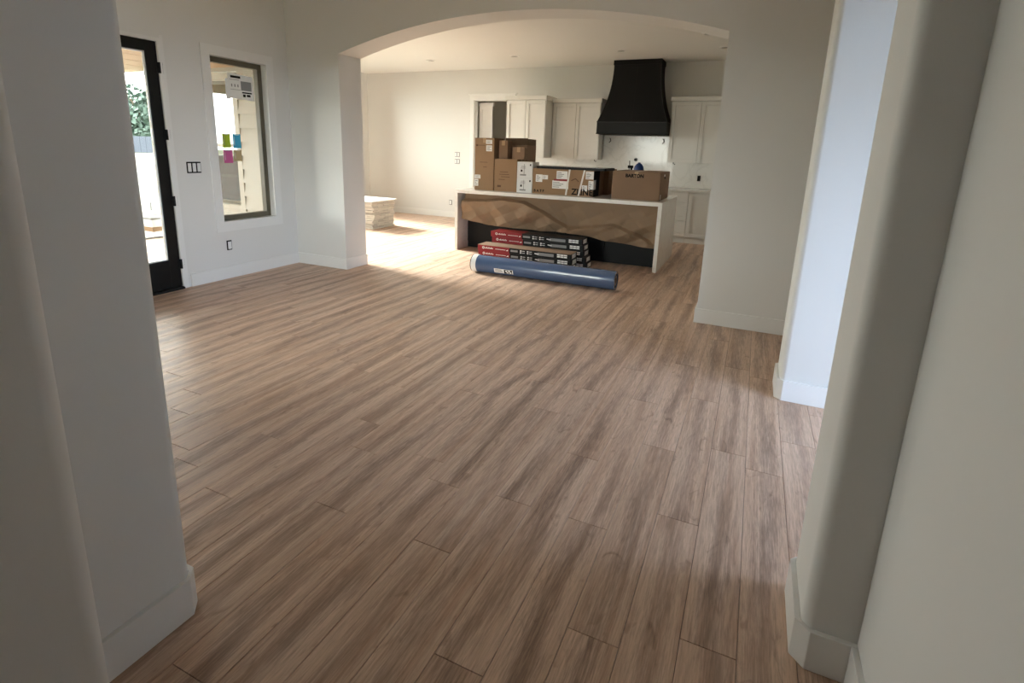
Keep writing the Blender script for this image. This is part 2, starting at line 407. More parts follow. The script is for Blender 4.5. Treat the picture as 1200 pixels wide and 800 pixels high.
# baseboards: footprint polygons
def bb(name, poly): return struct(MB().prism(poly, 0.0005, BH).build(name, 'trim', bevel=0.002))
def bbx(name, x0, x1, y0, y1): return bb(name, [(x0, y0), (x1, y0), (x1, y1), (x0, y1)])
t = BT; c = 0.022
bbx('baseboard_left', XL, XL + t, 3.60, YA0 - t)
bbx('baseboard_left_near', XL, XL + t, 0.925, DY0 - 0.05)
bb('baseboard_arch_left', [(XL, YA0), (XL, YA0 - t), (AX0 + t, YA0 - t), (AX0 + t, YA1), (AX0, YA1), (AX0, YA0)])
bb('baseboard_arch_right', [(XH, YA0 - t), (XH, YA0), (AX1, YA0), (AX1, YA1), (AX1 - t, YA1), (AX1 - t, YA0 - t)])
def jamb_base(name, ys0, ys1, x1a, x1b):
    xo = xs1 - t; a = ys0 - t; b = ys1 + t
    return bb(name, [(x1a, a), (x1a, ys0), (xs1 + c, ys0), (xs1, ys0 + c), (xs1, ys1 - c), (xs1 + c, ys1), (x1b, ys1), (x1b, b), (xs1 + c, b), (xo, ys1 - c), (xo, ys0 + c), (xs1 + c, a)])
jamb_base('baseboard_right_jamb', 1.612, 1.93, 0.437, XH)
jamb_base('baseboard_hall_far', 3.655, 3.97, XH, XH)
bbx('baseboard_right', 0.437 - t, 0.437, -2.5, 1.612 - t)
bb('baseboard_left_jamb', [(xp, 0.532), (xp + t, 0.532), (xp + t, 0.925 - c), (xp - c, 0.925 + t), (XL + t, 0.925 + t), (XL + t, 0.925), (xp - c, 0.925), (xp, 0.925 - c)])
bb('baseboard_hall_left', [(-1.2, -2.5), (-1.2 + t, -2.5), (-1.2 + t, 0.47), (-1.2 - c, 0.53 + t), (-1.5, 0.53 + t), (-1.5, 0.53), (-1.23, 0.53), (-1.2, 0.50)])
bbx('baseboard_back', XD, PX0 - 0.10, YB - t, YB)

# ------------------------------------------------------------------ patio door
d1 = empty('door_1', (XL - 0.05, DY0, 0)); struct(d1)
xa, xb = XL - 0.052, XL - 0.008
y0, y1, z0, z1 = DY0 + 0.035, DY1 - 0.035, 0.03, DZ - 0.035
gy0, gy1, gz0, gz1 = y0 + 0.125, 3.400, 0.318, 2.325
mb = MB().box(xa, xb, y0, gy0, z0, z1).box(xa, xb, gy1, y1, z0, z1).box(xa, xb, gy0, gy1, z0, gz0).box(xa, xb, gy0, gy1, gz1, z1)
child(d1, 'door_slab', mb, 'blackdoor', bevel=0.003)
mb = MB()
for (a, b, e, f) in ((gy0, gy0 + 0.012, gz0, gz1), (gy1 - 0.012, gy1, gz0, gz1), (gy0, gy1, gz0, gz0 + 0.012), (gy0, gy1, gz1 - 0.012, gz1)):
    mb.box(xa + 0.008, xb - 0.012, a, b, e, f)
child(d1, 'glazing_bead', mb, 'trim')
child(d1, 'glass_pane', MB().box(xa + 0.018, xa + 0.024, gy0, gy1, gz0, gz1), 'glass')
for hz in (2.19, 1.567, 0.916, 0.265):
    hb = MB().cyl((XL + 0.008, DY1 - 0.03, hz - 0.05), (XL + 0.008, DY1 - 0.03, hz + 0.05), 0.009, n=12).box(XL - 0.006, XL + 0.004, DY1 - 0.055, DY1 + 0.004, hz - 0.05, hz + 0.05)
    child(d1, 'hinge', hb, 'black')
mb = MB().box(XL - 0.2, XL + 0.006, DY1 - 0.032, DY1, 0, DZ).box(XL - 0.2, XL + 0.006, DY0, DY0 + 0.032, 0, DZ).box(XL - 0.2, XL + 0.006, DY0 + 0.032, DY1 - 0.032, DZ - 0.032, DZ)
child(d1, 'jamb', mb, 'trim')
child(d1, 'threshold', MB().cbox(XL - 0.22, XL + 0.03, DY0 + 0.032, DY1 - 0.032, 0.0005, 0.028, 0.008), 'black')
hb = MB().box(xb, xb + 0.008, y0 + 0.04, y0 + 0.085, 0.95, 1.17).cyl((xb, y0 + 0.062, 1.02), (xb + 0.055, y0 + 0.062, 1.02), 0.01).cyl((xb + 0.05, y0 + 0.055, 1.02), (xb + 0.05, y0 + 0.18, 1.02), 0.009)
child(d1, 'door_handle', hb, 'black', smooth=0.6)
struct(MB().box(XL, XL + 0.004, DY1, DY1 + 0.03, 0, DZ + 0.03).build('trim_1', 'trim'))

# ------------------------------------------------------------------ windows
def window(name, axis, plane, a0, a1, z0, z1, thick, inward, mull=1, fm='frame', fw=0.05, casing=True, recess=0.075, gm='glass'):
    # plane: inner wall face; inward: +1/-1 direction into the room along axis
    root = struct(empty(name, ((plane, (a0 + a1) / 2, z0) if axis == 'x' else ((a0 + a1) / 2, plane, z0))))
    def bx(mb, p0, p1, b0, b1, c0, c1):
        lo, hi = sorted((plane + p0 * inward, plane + p1 * inward))
        return mb.box(lo, hi, b0, b1, c0, c1) if axis == 'x' else mb.box(b0, b1, lo, hi, c0, c1)
    mb = MB(); f0, f1 = -recess - 0.07, -recess
    bx(mb, f0, f1, a0, a0 + fw, z0, z1); bx(mb, f0, f1, a1 - fw, a1, z0, z1)
    bx(mb, f0, f1, a0 + fw, a1 - fw, z0, z0 + fw); bx(mb, f0, f1, a0 + fw, a1 - fw, z1 - fw, z1)
    child(root, 'window_frame', mb, fm, bevel=0.003)
    n = mull
    for i in range(1, n):
        u = a0 + (a1 - a0) * i / n; child(root, 'mullion', bx(MB(), f0, f1, u - fw / 2, u + fw / 2, z0 + fw, z1 - fw), fm)
    for i in range(n):
        u0 = a0 + (a1 - a0) * i / n; u1 = a0 + (a1 - a0) * (i + 1) / n
        child(root, 'glass_pane', bx(MB(), f0 + 0.03, f0 + 0.036, u0 + fw / 2, u1 - fw / 2, z0 + fw * 0.8, z1 - fw * 0.8), gm)
    if casing:
        cw, ct = 0.088, 0.011; mb = MB()
        bx(mb, 0.0005, ct, a0 - cw, a0, z0 - cw - 0.01, z1 + cw); bx(mb, 0.0005, ct, a1, a1 + cw, z0 - cw - 0.01, z1 + cw)
        bx(mb, 0.0005, ct, a0, a1, z0 - cw - 0.01, z0); bx(mb, 0.0005, ct, a0, a1, z1, z1 + cw)
        child(root, 'casing', mb, 'trim')
        mb = MB()
        bx(mb, -recess, ct, a0, a0 + 0.012, z0, z1); bx(mb, -recess, ct, a1 - 0.012, a1, z0, z1)
        bx(mb, -recess, ct, a0, a1, z0, z0 + 0.012); bx(mb, -recess, ct, a0, a1, z1 - 0.012, z1)
        child(root, 'jamb_liner', mb, 'trim')
    return root
window('window_1', 'x', XL, WY0, WY1, WZ0, WZ1, 0.2, 1, fw=0.068)
window('added_window_2', 'x', XL, W2[0], W2[1], W2[2], W2[3], 0.2, 1)  # invented window out of view, added to brighten the living room
window('window_3', 'y', YA1 + 0.2, DW[0], DW[1], DW[2], DW[3], 0.2, 1, gm='glasscoat')
window('window_4', 'x', XD, DL[0], DL[1], DL[2], DL[3], 0.2, 1, mull=4, fm='black')
window('window_5', 'x', XH, HD[0], HD[1], HD[2], HD[3], 0.2, -1, mull=2, fm='black', gm='glassblue')
portal('daylight_portal_dining', (XD - 0.21, (DL[0] + DL[1]) / 2, (DL[2] + DL[3]) / 2), (1, 0, 0), DL[1] - DL[0], DL[3] - DL[2])
portal('daylight_portal_dining_front', ((DW[0] + DW[1]) / 2, YA1 - 0.01, (DW[2] + DW[3]) / 2), (0, 1, 0), DW[1] - DW[0], DW[3] - DW[2])
portal('daylight_portal_door', (XL - 0.21, (DY0 + DY1) / 2, DZ / 2), (1, 0, 0), DY1 - DY0, DZ)
portal('daylight_portal_window', (XL - 0.21, (WY0 + WY1) / 2, (WZ0 + WZ1) / 2), (1, 0, 0), WY1 - WY0, WZ1 - WZ0)
portal('daylight_portal_window_near', (XL - 0.21, (W2[0] + W2[1]) / 2, (W2[2] + W2[3]) / 2), (1, 0, 0), W2[1] - W2[0], W2[3] - W2[2])
window('added_window_6', 'y', 0.925, NW[0], NW[1], NW[2], NW[3], 0.3, 1, mull=2, fm='black')  # invented window out of view, added to light the arch wall and island front
portal('daylight_portal_near', ((NW[0] + NW[1]) / 2, 0.61, (NW[2] + NW[3]) / 2), (0, 1, 0), NW[1] - NW[0], NW[3] - NW[2])
window('added_window_7', 'y', 1.93, SW[0], SW[1], SW[2], SW[3], 0.3, 1, fm='black', gm='glassblue', casing=False)  # invented window out of view, added to brighten the far hall wall
portal('daylight_portal_hall_side', ((SW[0] + SW[1]) / 2, 1.60, (SW[2] + SW[3]) / 2), (0, 1, 0), SW[1] - SW[0], SW[3] - SW[2])
portal('daylight_portal_hall', (XH + 0.21, (HD[0] + HD[1]) / 2, (HD[2] + HD[3]) / 2), (-1, 0, 0), HD[1] - HD[0], HD[3] - HD[2])

# pantry doorway trim and open door
root = struct(empty('trim_2', (PX0, YB, 0)))
child(root, 'casing_side', MB().box(PX0 - 0.09, PX0, YB - 0.02, YB, 0, PZ), 'trim', bevel=0.002)
child(root, 'casing_side', MB().box(PX1, PX1 + 0.09, YB - 0.02, YB, 0, PZ), 'trim', bevel=0.002)
child(root, 'casing_head', MB().box(PX0 - 0.10, PX1 + 0.10, YB - 0.024, YB, PZ, PZ + 0.10), 'trim', bevel=0.002)
child(root, 'casing_cap', MB().box(PX0 - 0.13, PX1 + 0.13, YB - 0.04, YB, PZ + 0.10, PZ + 0.125), 'trim', bevel=0.002)
child(root, 'jamb_liner', MB().box(PX0, PX0 + 0.015, YB - 0.005, YB + 0.135, 0, PZ).box(PX1 - 0.015, PX1, YB - 0.005, YB + 0.135, 0, PZ).box(PX0 + 0.015, PX1 - 0.015, YB - 0.005, YB + 0.135, PZ - 0.015, PZ), 'trim')
def shaker(root, name, m, x0, x1, y, z0, z1, st=0.06, th=0.021, parent=None):   # shaker front facing -y, front face at y
    mb = MB().box(x0, x0 + st, y, y + th, z0, z1).box(x1 - st, x1, y, y + th, z0, z1)
    mb.box(x0 + st, x1 - st, y, y + th, z0, z0 + st).box(x0 + st, x1 - st, y, y + th, z1 - st, z1)
    mb.box(x0 + st, x1 - st, y + 0.017, y + th - 0.0005, z0 + st, z1 - st)
    return child(root, name, mb, m, bevel=0.0012)
d2 = struct(empty('door_2', (PX0 + 0.03, YB + 0.30, 0)))
px0, px1, py = PX0 + 0.02, PX0 + 0.33, YB + 0.20
shaker(d2, 'door_slab', 'trim', px0, px1, py, 0.01, 2.42, st=0.07, th=0.035)
child(d2, 'door_head', MB().box(px0 - 0.02, px1 + 0.03, py - 0.01, py + 0.03, 2.42, 2.49), 'trim')

# ------------------------------------------------------------------ electrical plates
def plate(name, axis, p, a, z, w_, h_, gangs, label, group=None, back='black', face='rocker'):
    root = empty(name, (p, a, z) if axis == 'x' else (a, p, z)); tag(root, label, 'light switch' if 'switch' in name else 'outlet', group)
    s = 1 if axis == 'x' else -1
    def bx(d0, d1, b0, b1, c0, c1):
        lo, hi = sorted((p + s * d0, p + s * d1))
        return MB().box(lo, hi, b0, b1, c0, c1) if axis == 'x' else MB().box(b0, b1, lo, hi, c0, c1)
    child(root, 'backing', bx(0.0003, 0.008, a - w_ / 2, a + w_ / 2, z - h_ / 2, z + h_ / 2), back, bevel=0.002)
    g = w_ / gangs
    for i in range(gangs):
        b0 = a - w_ / 2 + g * i
        ins = child(root, 'rocker' if 'switch' in name else 'receptacle', bx(0.008, 0.016, b0 + g * 0.17, b0 + g * 0.83, z - h_ * 0.38, z + h_ * 0.38), face, bevel=0.002)
        if 'switch' not in name and face == 'rocker':
            pass
    return root
plate('light_switch', 'x', XL, 3.762, 1.247, 0.155, 0.115, 3, 'three-gang light switch with black edges between patio door and window')
plate('wall_outlet', 'x', XL, 4.094, 0.377, 0.062, 0.11, 1, 'single outlet with black edge low under the stickered window')
plate('light_switch', 'y', YB, -6.04, 1.392, 0.12, 0.105, 2, 'upper two-gang light switch left of the pantry doorway', back='inkgrey')
plate('light_switch', 'y', YB, -6.04, 1.243, 0.12, 0.105, 2, 'lower two-gang light switch left of the pantry doorway', back='inkgrey')
plate('wall_outlet', 'y', YB, -6.20, 0.335, 0.07, 0.11, 1, 'outlet low on the back wall beside the island end', back='inkgrey')

# ------------------------------------------------------------------ kitchen back wall
YU = YB - 0.33
def crown(root, x0, x1, y, z, lo, right):
    mb = MB().box(x0 - (0.02 if lo else 0), x1, y - 0.03, YB - 0.022, z, z + 0.075)
    if right: mb.box(x1, x1 + 0.02, y - 0.03, right, z, z + 0.075)
    return child(root, 'crown', mb, 'cab', bevel=0.004)
def upper(label, x0, x1, yf, z0, z1, lo, right, panel=0.0):
    root = tag(empty('upper_cabinet', ((x0 + x1) / 2, YB - 0.02, z0)), label, 'cabinet')
    child(root, 'cabinet_body', MB().box(x0, x1, yf + 0.022, YB - 0.022, z0, z1), 'cab', bevel=0.001)
    xm = (x0 + x1) / 2; zd = z0 + panel + 0.004
    shaker(root, 'cabinet_door', 'cab', x0 + 0.012, xm - 0.004, yf, zd, z1 - 0.015)
    shaker(root, 'cabinet_door', 'cab', xm + 0.004, x1 - 0.012, yf, zd, z1 - 0.015)
    if panel: child(root, 'lower_panel', MB().box(x0 + 0.3, x1 - 0.002, yf - 0.012, yf + 0.02, z0, z0 + panel - 0.004), 'cab', bevel=0.002)
    crown(root, x0, x1, yf, z1, lo, right); return root
upper('deep white shaker wall cabinet beside the pantry doorway', -4.56, -3.742, 9.765, 1.40, 2.46, True, YU - 0.035, panel=0.19)
upper('white shaker wall cabinet between the deep cabinet and the range hood', -3.735, -2.785, YU, 1.392, 2.43, False, YB - 0.022)
upper('white shaker wall cabinet right of the black range hood', -1.512, -0.50, YU, 1.392, 2.44, True, None)
# backsplash slab, base cabinets, counter
bs = tag(empty('backsplash', (-1.6, YB, 0.943)), 'white veined quartz backsplash behind the kitchen counter and under the hood', 'backsplash')
child(bs, 'slab', MB().box(-4.56, 1.39, YB - 0.018, YB - 0.0005, 0.943, 1.39), 'quartz')
child(bs, 'slab', MB().box(-2.78, -1.515, YB - 0.018, YB - 0.0005, 1.3905, 1.85), 'quartz')
tag(box('countertop', 'quartz', -1.545, 1.39, 9.80, YB - 0.019, 0.905, 0.942, bevel=0.002), 'white quartz worktop on the base cabinets right of the range gap', 'countertop')
tag(box('countertop', 'quartz', -4.56, -2.795, 9.80, YB - 0.019, 0.905, 0.942, bevel=0.002), 'white quartz worktop under the wall cabinets behind the stacked cartons', 'countertop')
def base(label, x0, x1, kind):
    root = tag(empty('base_cabinet', ((x0 + x1) / 2, YB - 0.1, 0)), label, 'cabinet'); yf = 9.825
    child(root, 'cabinet_body', MB().box(x0, x1, yf + 0.021, YB - 0.02, 0.10, 0.904), 'cab')
    child(root, 'toe_kick', MB().box(x0, x1, yf + 0.035, yf + 0.05, 0.002, 0.10), 'cab')
    if kind == 'drawers':
        child(root, 'drawer', MB().box(x0 + 0.004, x1 - 0.004, yf, yf + 0.02, 0.735, 0.885), 'cab', bevel=0.002)
        shaker(root, 'drawer', 'cab', x0 + 0.004, x1 - 0.004, yf, 0.412, 0.715, st=0.065)
        shaker(root, 'drawer', 'cab', x0 + 0.004, x1 - 0.004, yf, 0.115, 0.392, st=0.065)
    else:
        n = 2 if x1 - x0 > 0.6 else 1
        for i in range(n):
            a = x0 + (x1 - x0) * i / n; b = x0 + (x1 - x0) * (i + 1) / n
            shaker(root, 'cabinet_door', 'cab', a + 0.004, b - 0.004, yf, 0.115, 0.87)
    return root
base('white base cabinet with three stacked drawers behind the island end', -1.545, -1.04, 'drawers')
base('white base cabinet with a wide shaker door beside the drawer stack', -1.035, -0.44, 'door')
base('white base cabinet with paired doors behind the arch pier', -0.435, 1.38, 'door')
base('white base cabinet with paired doors under the wall cabinets behind the boxes', -4.56, -2.80, 'door')
plate('backsplash_outlet', 'y', YB - 0.018, -0.957, 1.121, 0.055, 0.10, 1, 'black outlet opening on the quartz backsplash', face='ink')
# range hood
YH = YB - 0.022; xc = -2.1475
hd = tag(empty('range_hood', (xc, YH, 1.855)), 'tall black flared range hood over the range gap', 'range hood')
def hood_at(z):      # half width, depth
    u = (z - 2.075) / (3.06 - 2.075); k = (1 - u) ** 2.1
    return 0.410 + 0.21 * k, 0.42 + 0.15 * k
N = 22; vs = []; fs = []
for i in range(N + 1):
    z = 2.075 + (3.06 - 2.075) * i / N; h_, d_ = hood_at(z)
    vs += [(xc - h_, YH, z), (xc - h_, YH - d_, z), (xc, YH - d_, z), (xc + h_, YH - d_, z), (xc + h_, YH, z)]
    if i:
        for j in range(4): fs.append(((i - 1) * 5 + j, (i - 1) * 5 + j + 1, i * 5 + j + 1, i * 5 + j))
fs.append((0, 4, 3, 2, 1)); fs.append(tuple(N * 5 + j for j in range(5)))
child(hd, 'hood_body', MB().add(vs, fs), 'hood', smooth=0.5)
for sx in (-1, 1):                          # straps down both front corners
    mb = MB()
    for i in range(N):
        za = 2.075 + 0.985 * i / N; zb = 2.075 + 0.985 * (i + 1) / N
        (ha, da), (hb_, db) = hood_at(za), hood_at(zb); q = []
        for z, h_, d_ in ((za, ha, da), (zb, hb_, db)):
            xo = xc + sx * (h_ + 0.004); q += [(xo, YH - d_ - 0.004, z), (xo, YH - d_ + 0.035, z), (xo - sx * 0.006, YH - d_ + 0.035, z), (xo - sx * 0.006, YH - d_ - 0.004, z)]
        mb.add(q, [(0, 1, 5, 4), (1, 2, 6, 5), (2, 3, 7, 6), (3, 0, 4, 7)])
    child(hd, 'corner_strap', mb, 'hoodtrim')
mb = MB()
for i in range(N):                          # seam up the middle
    za = 2.075 + 0.985 * i / N; zb = 2.075 + 0.985 * (i + 1) / N; da = hood_at(za)[1]; db = hood_at(zb)[1]
    mb.add([(xc - 0.003, YH - da - 0.002, za), (xc + 0.003, YH - da - 0.002, za), (xc + 0.003, YH - db - 0.002, zb), (xc - 0.003, YH - db - 0.002, zb),
            (xc - 0.003, YH - da + 0.004, za), (xc + 0.003, YH - da + 0.004, za), (xc + 0.003, YH - db + 0.004, zb), (xc - 0.003, YH - db + 0.004, zb)],
           [(0, 1, 2, 3), (0, 4, 7, 3), (1, 5, 6, 2)])
child(hd, 'seam', mb, 'black')
child(hd, 'hood_band', MB().box(xc - 0.622, xc + 0.622, YH - 0.575, YH, 1.875, 2.065), 'black', bevel=0.002)
child(hd, 'band_lip', MB().box(xc - 0.628, xc + 0.628, YH - 0.582, YH, 2.063, 2.077), 'hoodtrim')
child(hd, 'band_lip', MB().box(xc - 0.628, xc + 0.628, YH - 0.582, YH, 1.858, 1.876), 'hood')
child(hd, 'top_collar', MB().box(xc - 0.422, xc + 0.422, YH - 0.435, YH, 3.055, ZK - 0.002), 'hood', bevel=0.003)
for x in (-2.655, -1.66):
    mb = MB().tube([(x, YB - 0.017, 1.80), (x + 0.02, YB - 0.05, 1.79), (x + 0.03, YB - 0.055, 1.75), (x, YB - 0.06, 1.72)], 0.008)
    mb2 = tag(mb.build('loose_wire', 'black' if x < -2 else 'inkgrey'), 'short dark wire poking out of the quartz under the hood' if x < -2 else 'short grey wire poking out of the quartz under the hood', 'wire')
for x, lb in ((-2.86, 'short black wire hanging from the wall cabinet left of the hood'), (-1.40, 'short black wire hanging from the wall cabinet right of the hood')):
    tag(MB().tube([(x, YU + 0.05, 1.393), (x + 0.005, YU + 0.045, 1.37), (x + 0.03, YU + 0.04, 1.355), (x + 0.035, YU + 0.04, 1.37)], 0.007).build('loose_wire', 'black'), lb, 'wire')
pf = tag(empty('pipe_stub', (-2.126, YB - 0.018, 1.416)), 'small capped pipe stub on the quartz backsplash below the hood', 'pipe')
child(pf, 'escutcheon', MB().cyl((-2.126, YB - 0.0185, 1.416), (-2.126, YB - 0.026, 1.416), 0.035), 'inkgrey')
child(pf, 'cap', MB().cyl((-2.126, YB - 0.026, 1.416), (-2.126, YB - 0.09, 1.416), 0.018), 'ink')
# recessed lights
for i, (x, y, lb) in enumerate(((-5.989, 7.815, 'over the dining area by the arch'), (-5.904, 9.184, 'over the floor by the dining back wall'), (-4.141, 9.149, 'above the deep wall cabinet'), (-2.243, 9.139, 'in front of the range hood'), (-0.825, 8.198, 'over the end of the island aisle'), (-0.677, 9.26, 'above the right-hand wall cabinet'))):
    lt = tag(empty('recessed_light', (x, y, ZK)), 'round white recessed ceiling light ' + lb, 'ceiling light', 'recessed kitchen lights')
    child(lt, 'trim_ring', MB().lathe([(0.062, -0.001), (0.066, -0.011), (0.092, -0.006), (0.095, -0.0005)], (x, y, ZK)), 'lens', smooth=0.8)
    child(lt, 'lens', MB().lathe([(0.0005, -0.003), (0.063, -0.003)], (x, y, ZK)), 'inkgrey')  # disc painted grey to stand for the shade inside the can

# ------------------------------------------------------------------ island
IX0, IX1, IY0, IY1, IZ = -4.118, -1.055, 7.06, 8.46, 0.92
TH = 0.05
isl = tag(empty('kitchen_island', ((IX0 + IX1) / 2, (IY0 + IY1) / 2, 0)), 'long kitchen island with white quartz waterfall ends and dark back', 'island')
child(isl, 'countertop', MB().box(IX0, IX1, IY0, IY1, IZ - TH, IZ), 'quartz', bevel=0.002)
child(isl, 'waterfall_panel', MB().box(IX0, IX0 + TH, IY0, IY1, 0.001, IZ - TH), 'quartz', bevel=0.0015)
child(isl, 'waterfall_panel', MB().box(IX1 - TH, IX1, IY0, IY1, 0.001, IZ - TH), 'quartz', bevel=0.0015)
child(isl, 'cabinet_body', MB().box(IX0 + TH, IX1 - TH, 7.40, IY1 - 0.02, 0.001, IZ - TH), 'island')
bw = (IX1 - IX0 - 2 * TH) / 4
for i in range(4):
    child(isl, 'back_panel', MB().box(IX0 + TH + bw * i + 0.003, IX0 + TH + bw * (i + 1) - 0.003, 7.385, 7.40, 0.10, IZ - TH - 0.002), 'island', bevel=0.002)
# kraft paper hanging below the worktop
BOT = [(-4.0, 0.485), (-3.543, 0.416), (-3.059, 0.405), (-2.703, 0.402), (-2.312, 0.42), (-1.995, 0.388), (-1.61, 0.335), (-1.139, 0.312), (-1.12, 0.312)]
C1 = [(-4.0, 0.75), (-3.62, 0.76), (-3.366, 0.80), (-3.001, 0.775), (-2.715, 0.666), (-2.312, 0.457)]
C2 = [(-2.312, 0.452), (-1.69, 0.565), (-1.376, 0.464), (-1.12, 0.33)]
def lin(P, x):
    if x <= P[0][0]: return P[0][1]
    for (a, b), (c_, d_) in zip(P[:-1], P[1:]):
        if x <= c_: return b + (d_ - b) * (x - a) / (c_ - a)
    return P[-1][1]
NX, NZ = 150, 44; vs = []; fs = []
rf = random.Random(3)
folds = [(rf.uniform(0, math.pi), rf.uniform(1.4, 4.5), rf.uniform(0, 9), rf.uniform(0.022, 0.045)) for _ in range(7)]
def paper_d(x, z, u, v):
    d = 0.012 + 0.05 * v
    a = 0
    for th, fr, ph, am in folds:
        s_ = (x * math.cos(th) + z * math.sin(th)) * fr + ph; a += am * (2 * abs((s_ % 1) - 0.5) - 0.5)
    d += a * (0.25 + v)
    for P, amp, wid in ((C1, 0.085, 0.34), (C2, 0.07, 0.25)):
        if P[0][0] <= x <= P[-1][0]:
            dz = lin(P, x) - z; e = min(1, min(x - P[0][0] + 0.15, P[-1][0] - x + 0.02) / 0.12)
            if dz >= 0: d += amp * e * max(0.25, 1 - dz / wid)
            elif dz > -0.03: d += amp * e * (1 + dz / 0.03)
    return max(0.0, d)
for j in range(NZ + 1):
    v = j / NZ
    for i in range(NX + 1):
        u = i / NX; x = -4.0 + 2.885 * u
        xx = x + 0.03 * v * (-1 if u < 0.03 else 0)
        zb = lin(BOT, x) + 0.006 * noise.noise((x * 7, 0, 0)); z = 0.868 + (zb - 0.868) * v
        vs.append((max(xx, IX0 + TH + 0.004), 7.20 - min(paper_d(x, z, u, v), 0.17), z))
for j in range(NZ):
    for i in range(NX): k = j * (NX + 1) + i; fs.append((k, k + 1, k + NX + 2, k + NX + 1))
kp = MB().add(vs, fs).build('kraft_paper_sheet', 'kraft'); kp.modifiers.new('thickness', 'SOLIDIFY').thickness = 0.0015
tag(kp, 'crumpled brown kraft paper sheet hanging across the island front', 'paper')

# ------------------------------------------------------------------ cartons on the island
def carton(name, label, x0, x1, y0, y1, z0, z1, m='card', group=None, cat='box', tape=True, flap=True):
    root = tag(empty(name, ((x0 + x1) / 2, (y0 + y1) / 2, z0)), label, cat, group)
    child(root, 'carton_body', MB().box(x0, x1, y0, y1, z0 + 0.0005, z1), m, bevel=0.004)
    if tape:
        xm = (x0 + x1) / 2; ym = (y0 + y1) / 2
        if (x1 - x0) > (y1 - y0): mb = MB().box(x0 - 0.001, x1 + 0.001, ym - 0.025, ym + 0.025, z1 - 0.002, z1 + 0.001).box(x1 - 0.001, x1 + 0.0012, ym - 0.025, ym + 0.025, z1 - 0.07, z1)
        else: mb = MB().box(xm - 0.025, xm + 0.025, y0 - 0.001, y1 + 0.001, z1 - 0.002, z1 + 0.001).box(xm - 0.025, xm + 0.025, y0 - 0.0012, y0 + 0.001, z1 - 0.07, z1)
        child(root, 'packing_tape', mb, 'tape')
    return root
def front(root, name, m, y, x0, x1, z0, z1, d=0.0022): return child(root, name, MB().box(x0, x1, y - d, y + 0.001, z0, z1), m)
def sidex(root, name, m, x, y0, y1, z0, z1, d=0.0022): return child(root, name, MB().box(x - 0.001, x + d, y0, y1, z0, z1), m)
YF = 7.25
A = carton('tall_carton', 'tall narrow brown carton with white labels at the island end', -3.885, -3.565, YF, YF + 0.34, IZ, 1.685)
for (a, b, c_, d_) in ((-3.70, -3.60, 1.60, 1.66), (-3.695, -3.60, 1.495, 1.58), (-3.88, -3.785, 1.09, 1.145), (-3.885, -3.82, 0.98, 1.08)):
    lbx = front(A, 'shipping_label', 'label', YF, a, b, c_, d_)
    mbb = MB(); n_ = 3
    for q in range(n_): mbb.box(a + 0.012, b - 0.012 - 0.02 * (q % 2), YF - 0.0032, YF - 0.0021, c_ + (d_ - c_) * (0.2 + 0.25 * q), c_ + (d_ - c_) * (0.3 + 0.25 * q))
    child(A, 'label_print', mbb, 'inkgrey')
front(A, 'printed_line', 'inkbrown', YF, -3.85, -3.72, 1.575, 1.583); front(A, 'printed_line', 'inkbrown', YF, -3.80, -3.67, 1.33, 1.337); front(A, 'printed_line', 'inkbrown', YF, -3.74, -3.68, 1.26, 1.268)
front(A, 'printed_dot', 'inkbrown', YF, -3.865, -3.835, 1.565, 1.592)
B = carton('square_carton', 'plain brown carton holding a small box on its top', -3.553, -3.188, YF, YF + 0.33, IZ, 1.392)
for (a, b, z_) in ((-3.46, -3.33, 1.20), (-3.47, -3.31, 1.165), (-3.44, -3.30, 1.13), (-3.48, -3.38, 1.09)): front(B, 'printed_line', 'inkbrown', YF, a, b, z_, z_ + 0.008)
front(B, 'printed_line', 'inkbrown', YF, -3.50, -3.44, 0.98, 1.01)
C_ = carton('open_carton', 'tall brown carton with dark raised flaps behind the square carton', -3.555, -3.18, YF + 0.36, YF + 0.70, IZ, 1.60, m='card2', tape=False)
child(C_, 'flap', MB().box(-3.545, -3.18, YF + 0.36, YF + 0.366, 1.60, 1.70), 'carddark'); child(C_, 'flap', MB().box(-3.186, -3.18, YF + 0.37, YF + 0.69, 1.60, 1.69), 'carddark')
child(C_, 'flap', MB().box(-3.555, -3.549, YF + 0.37, YF + 0.69, 1.60, 1.70), 'carddark')
carton('narrow_carton', 'narrow upright brown carton standing on the square carton', -3.50, -3.36, YF + 0.03, YF + 0.20, 1.393, 1.655, m='card2')
carton('small_carton', 'small brown box sitting on the square carton', -3.275, -3.085, YF + 0.02, YF + 0.21, 1.393, 1.565, m='card2')
for (z0, z1, lb) in ((IZ, 1.135, 'lower white printed carton beside the plain brown carton'), (1.136, 1.362, 'upper white printed carton stacked beside the plain brown carton')):
    wc = carton('white_carton', lb, -3.184, -2.942, YF, YF + 0.26, z0, z1, m='wcarton', tape=False)
    front(wc, 'printed_line', 'inkgrey', YF, -3.075, -3.069, z0 + 0.03, z1 - 0.03); front(wc, 'printed_line', 'inkgrey', YF, -3.135, -3.04, z0 + 0.03, z0 + 0.05)
    front(wc, 'printed_mark', 'ink', YF, -3.125, -3.10, z0 + 0.085, z0 + 0.115); front(wc, 'printed_mark', 'ink', YF, -2.985, -2.965, z1 - 0.055, z1 - 0.03)
    for q in range(4): front(wc, 'printed_line', 'inkgrey', YF, -3.13 + 0.004 * q, -3.05, z0 + 0.13 + 0.012 * q, z0 + 0.134 + 0.012 * q)
Lb = carton('long_carton', 'long brown appliance carton with shipping labels under the cooktop', -2.935, -2.030, YF, YF + 0.55, IZ, 1.278, tape=False)
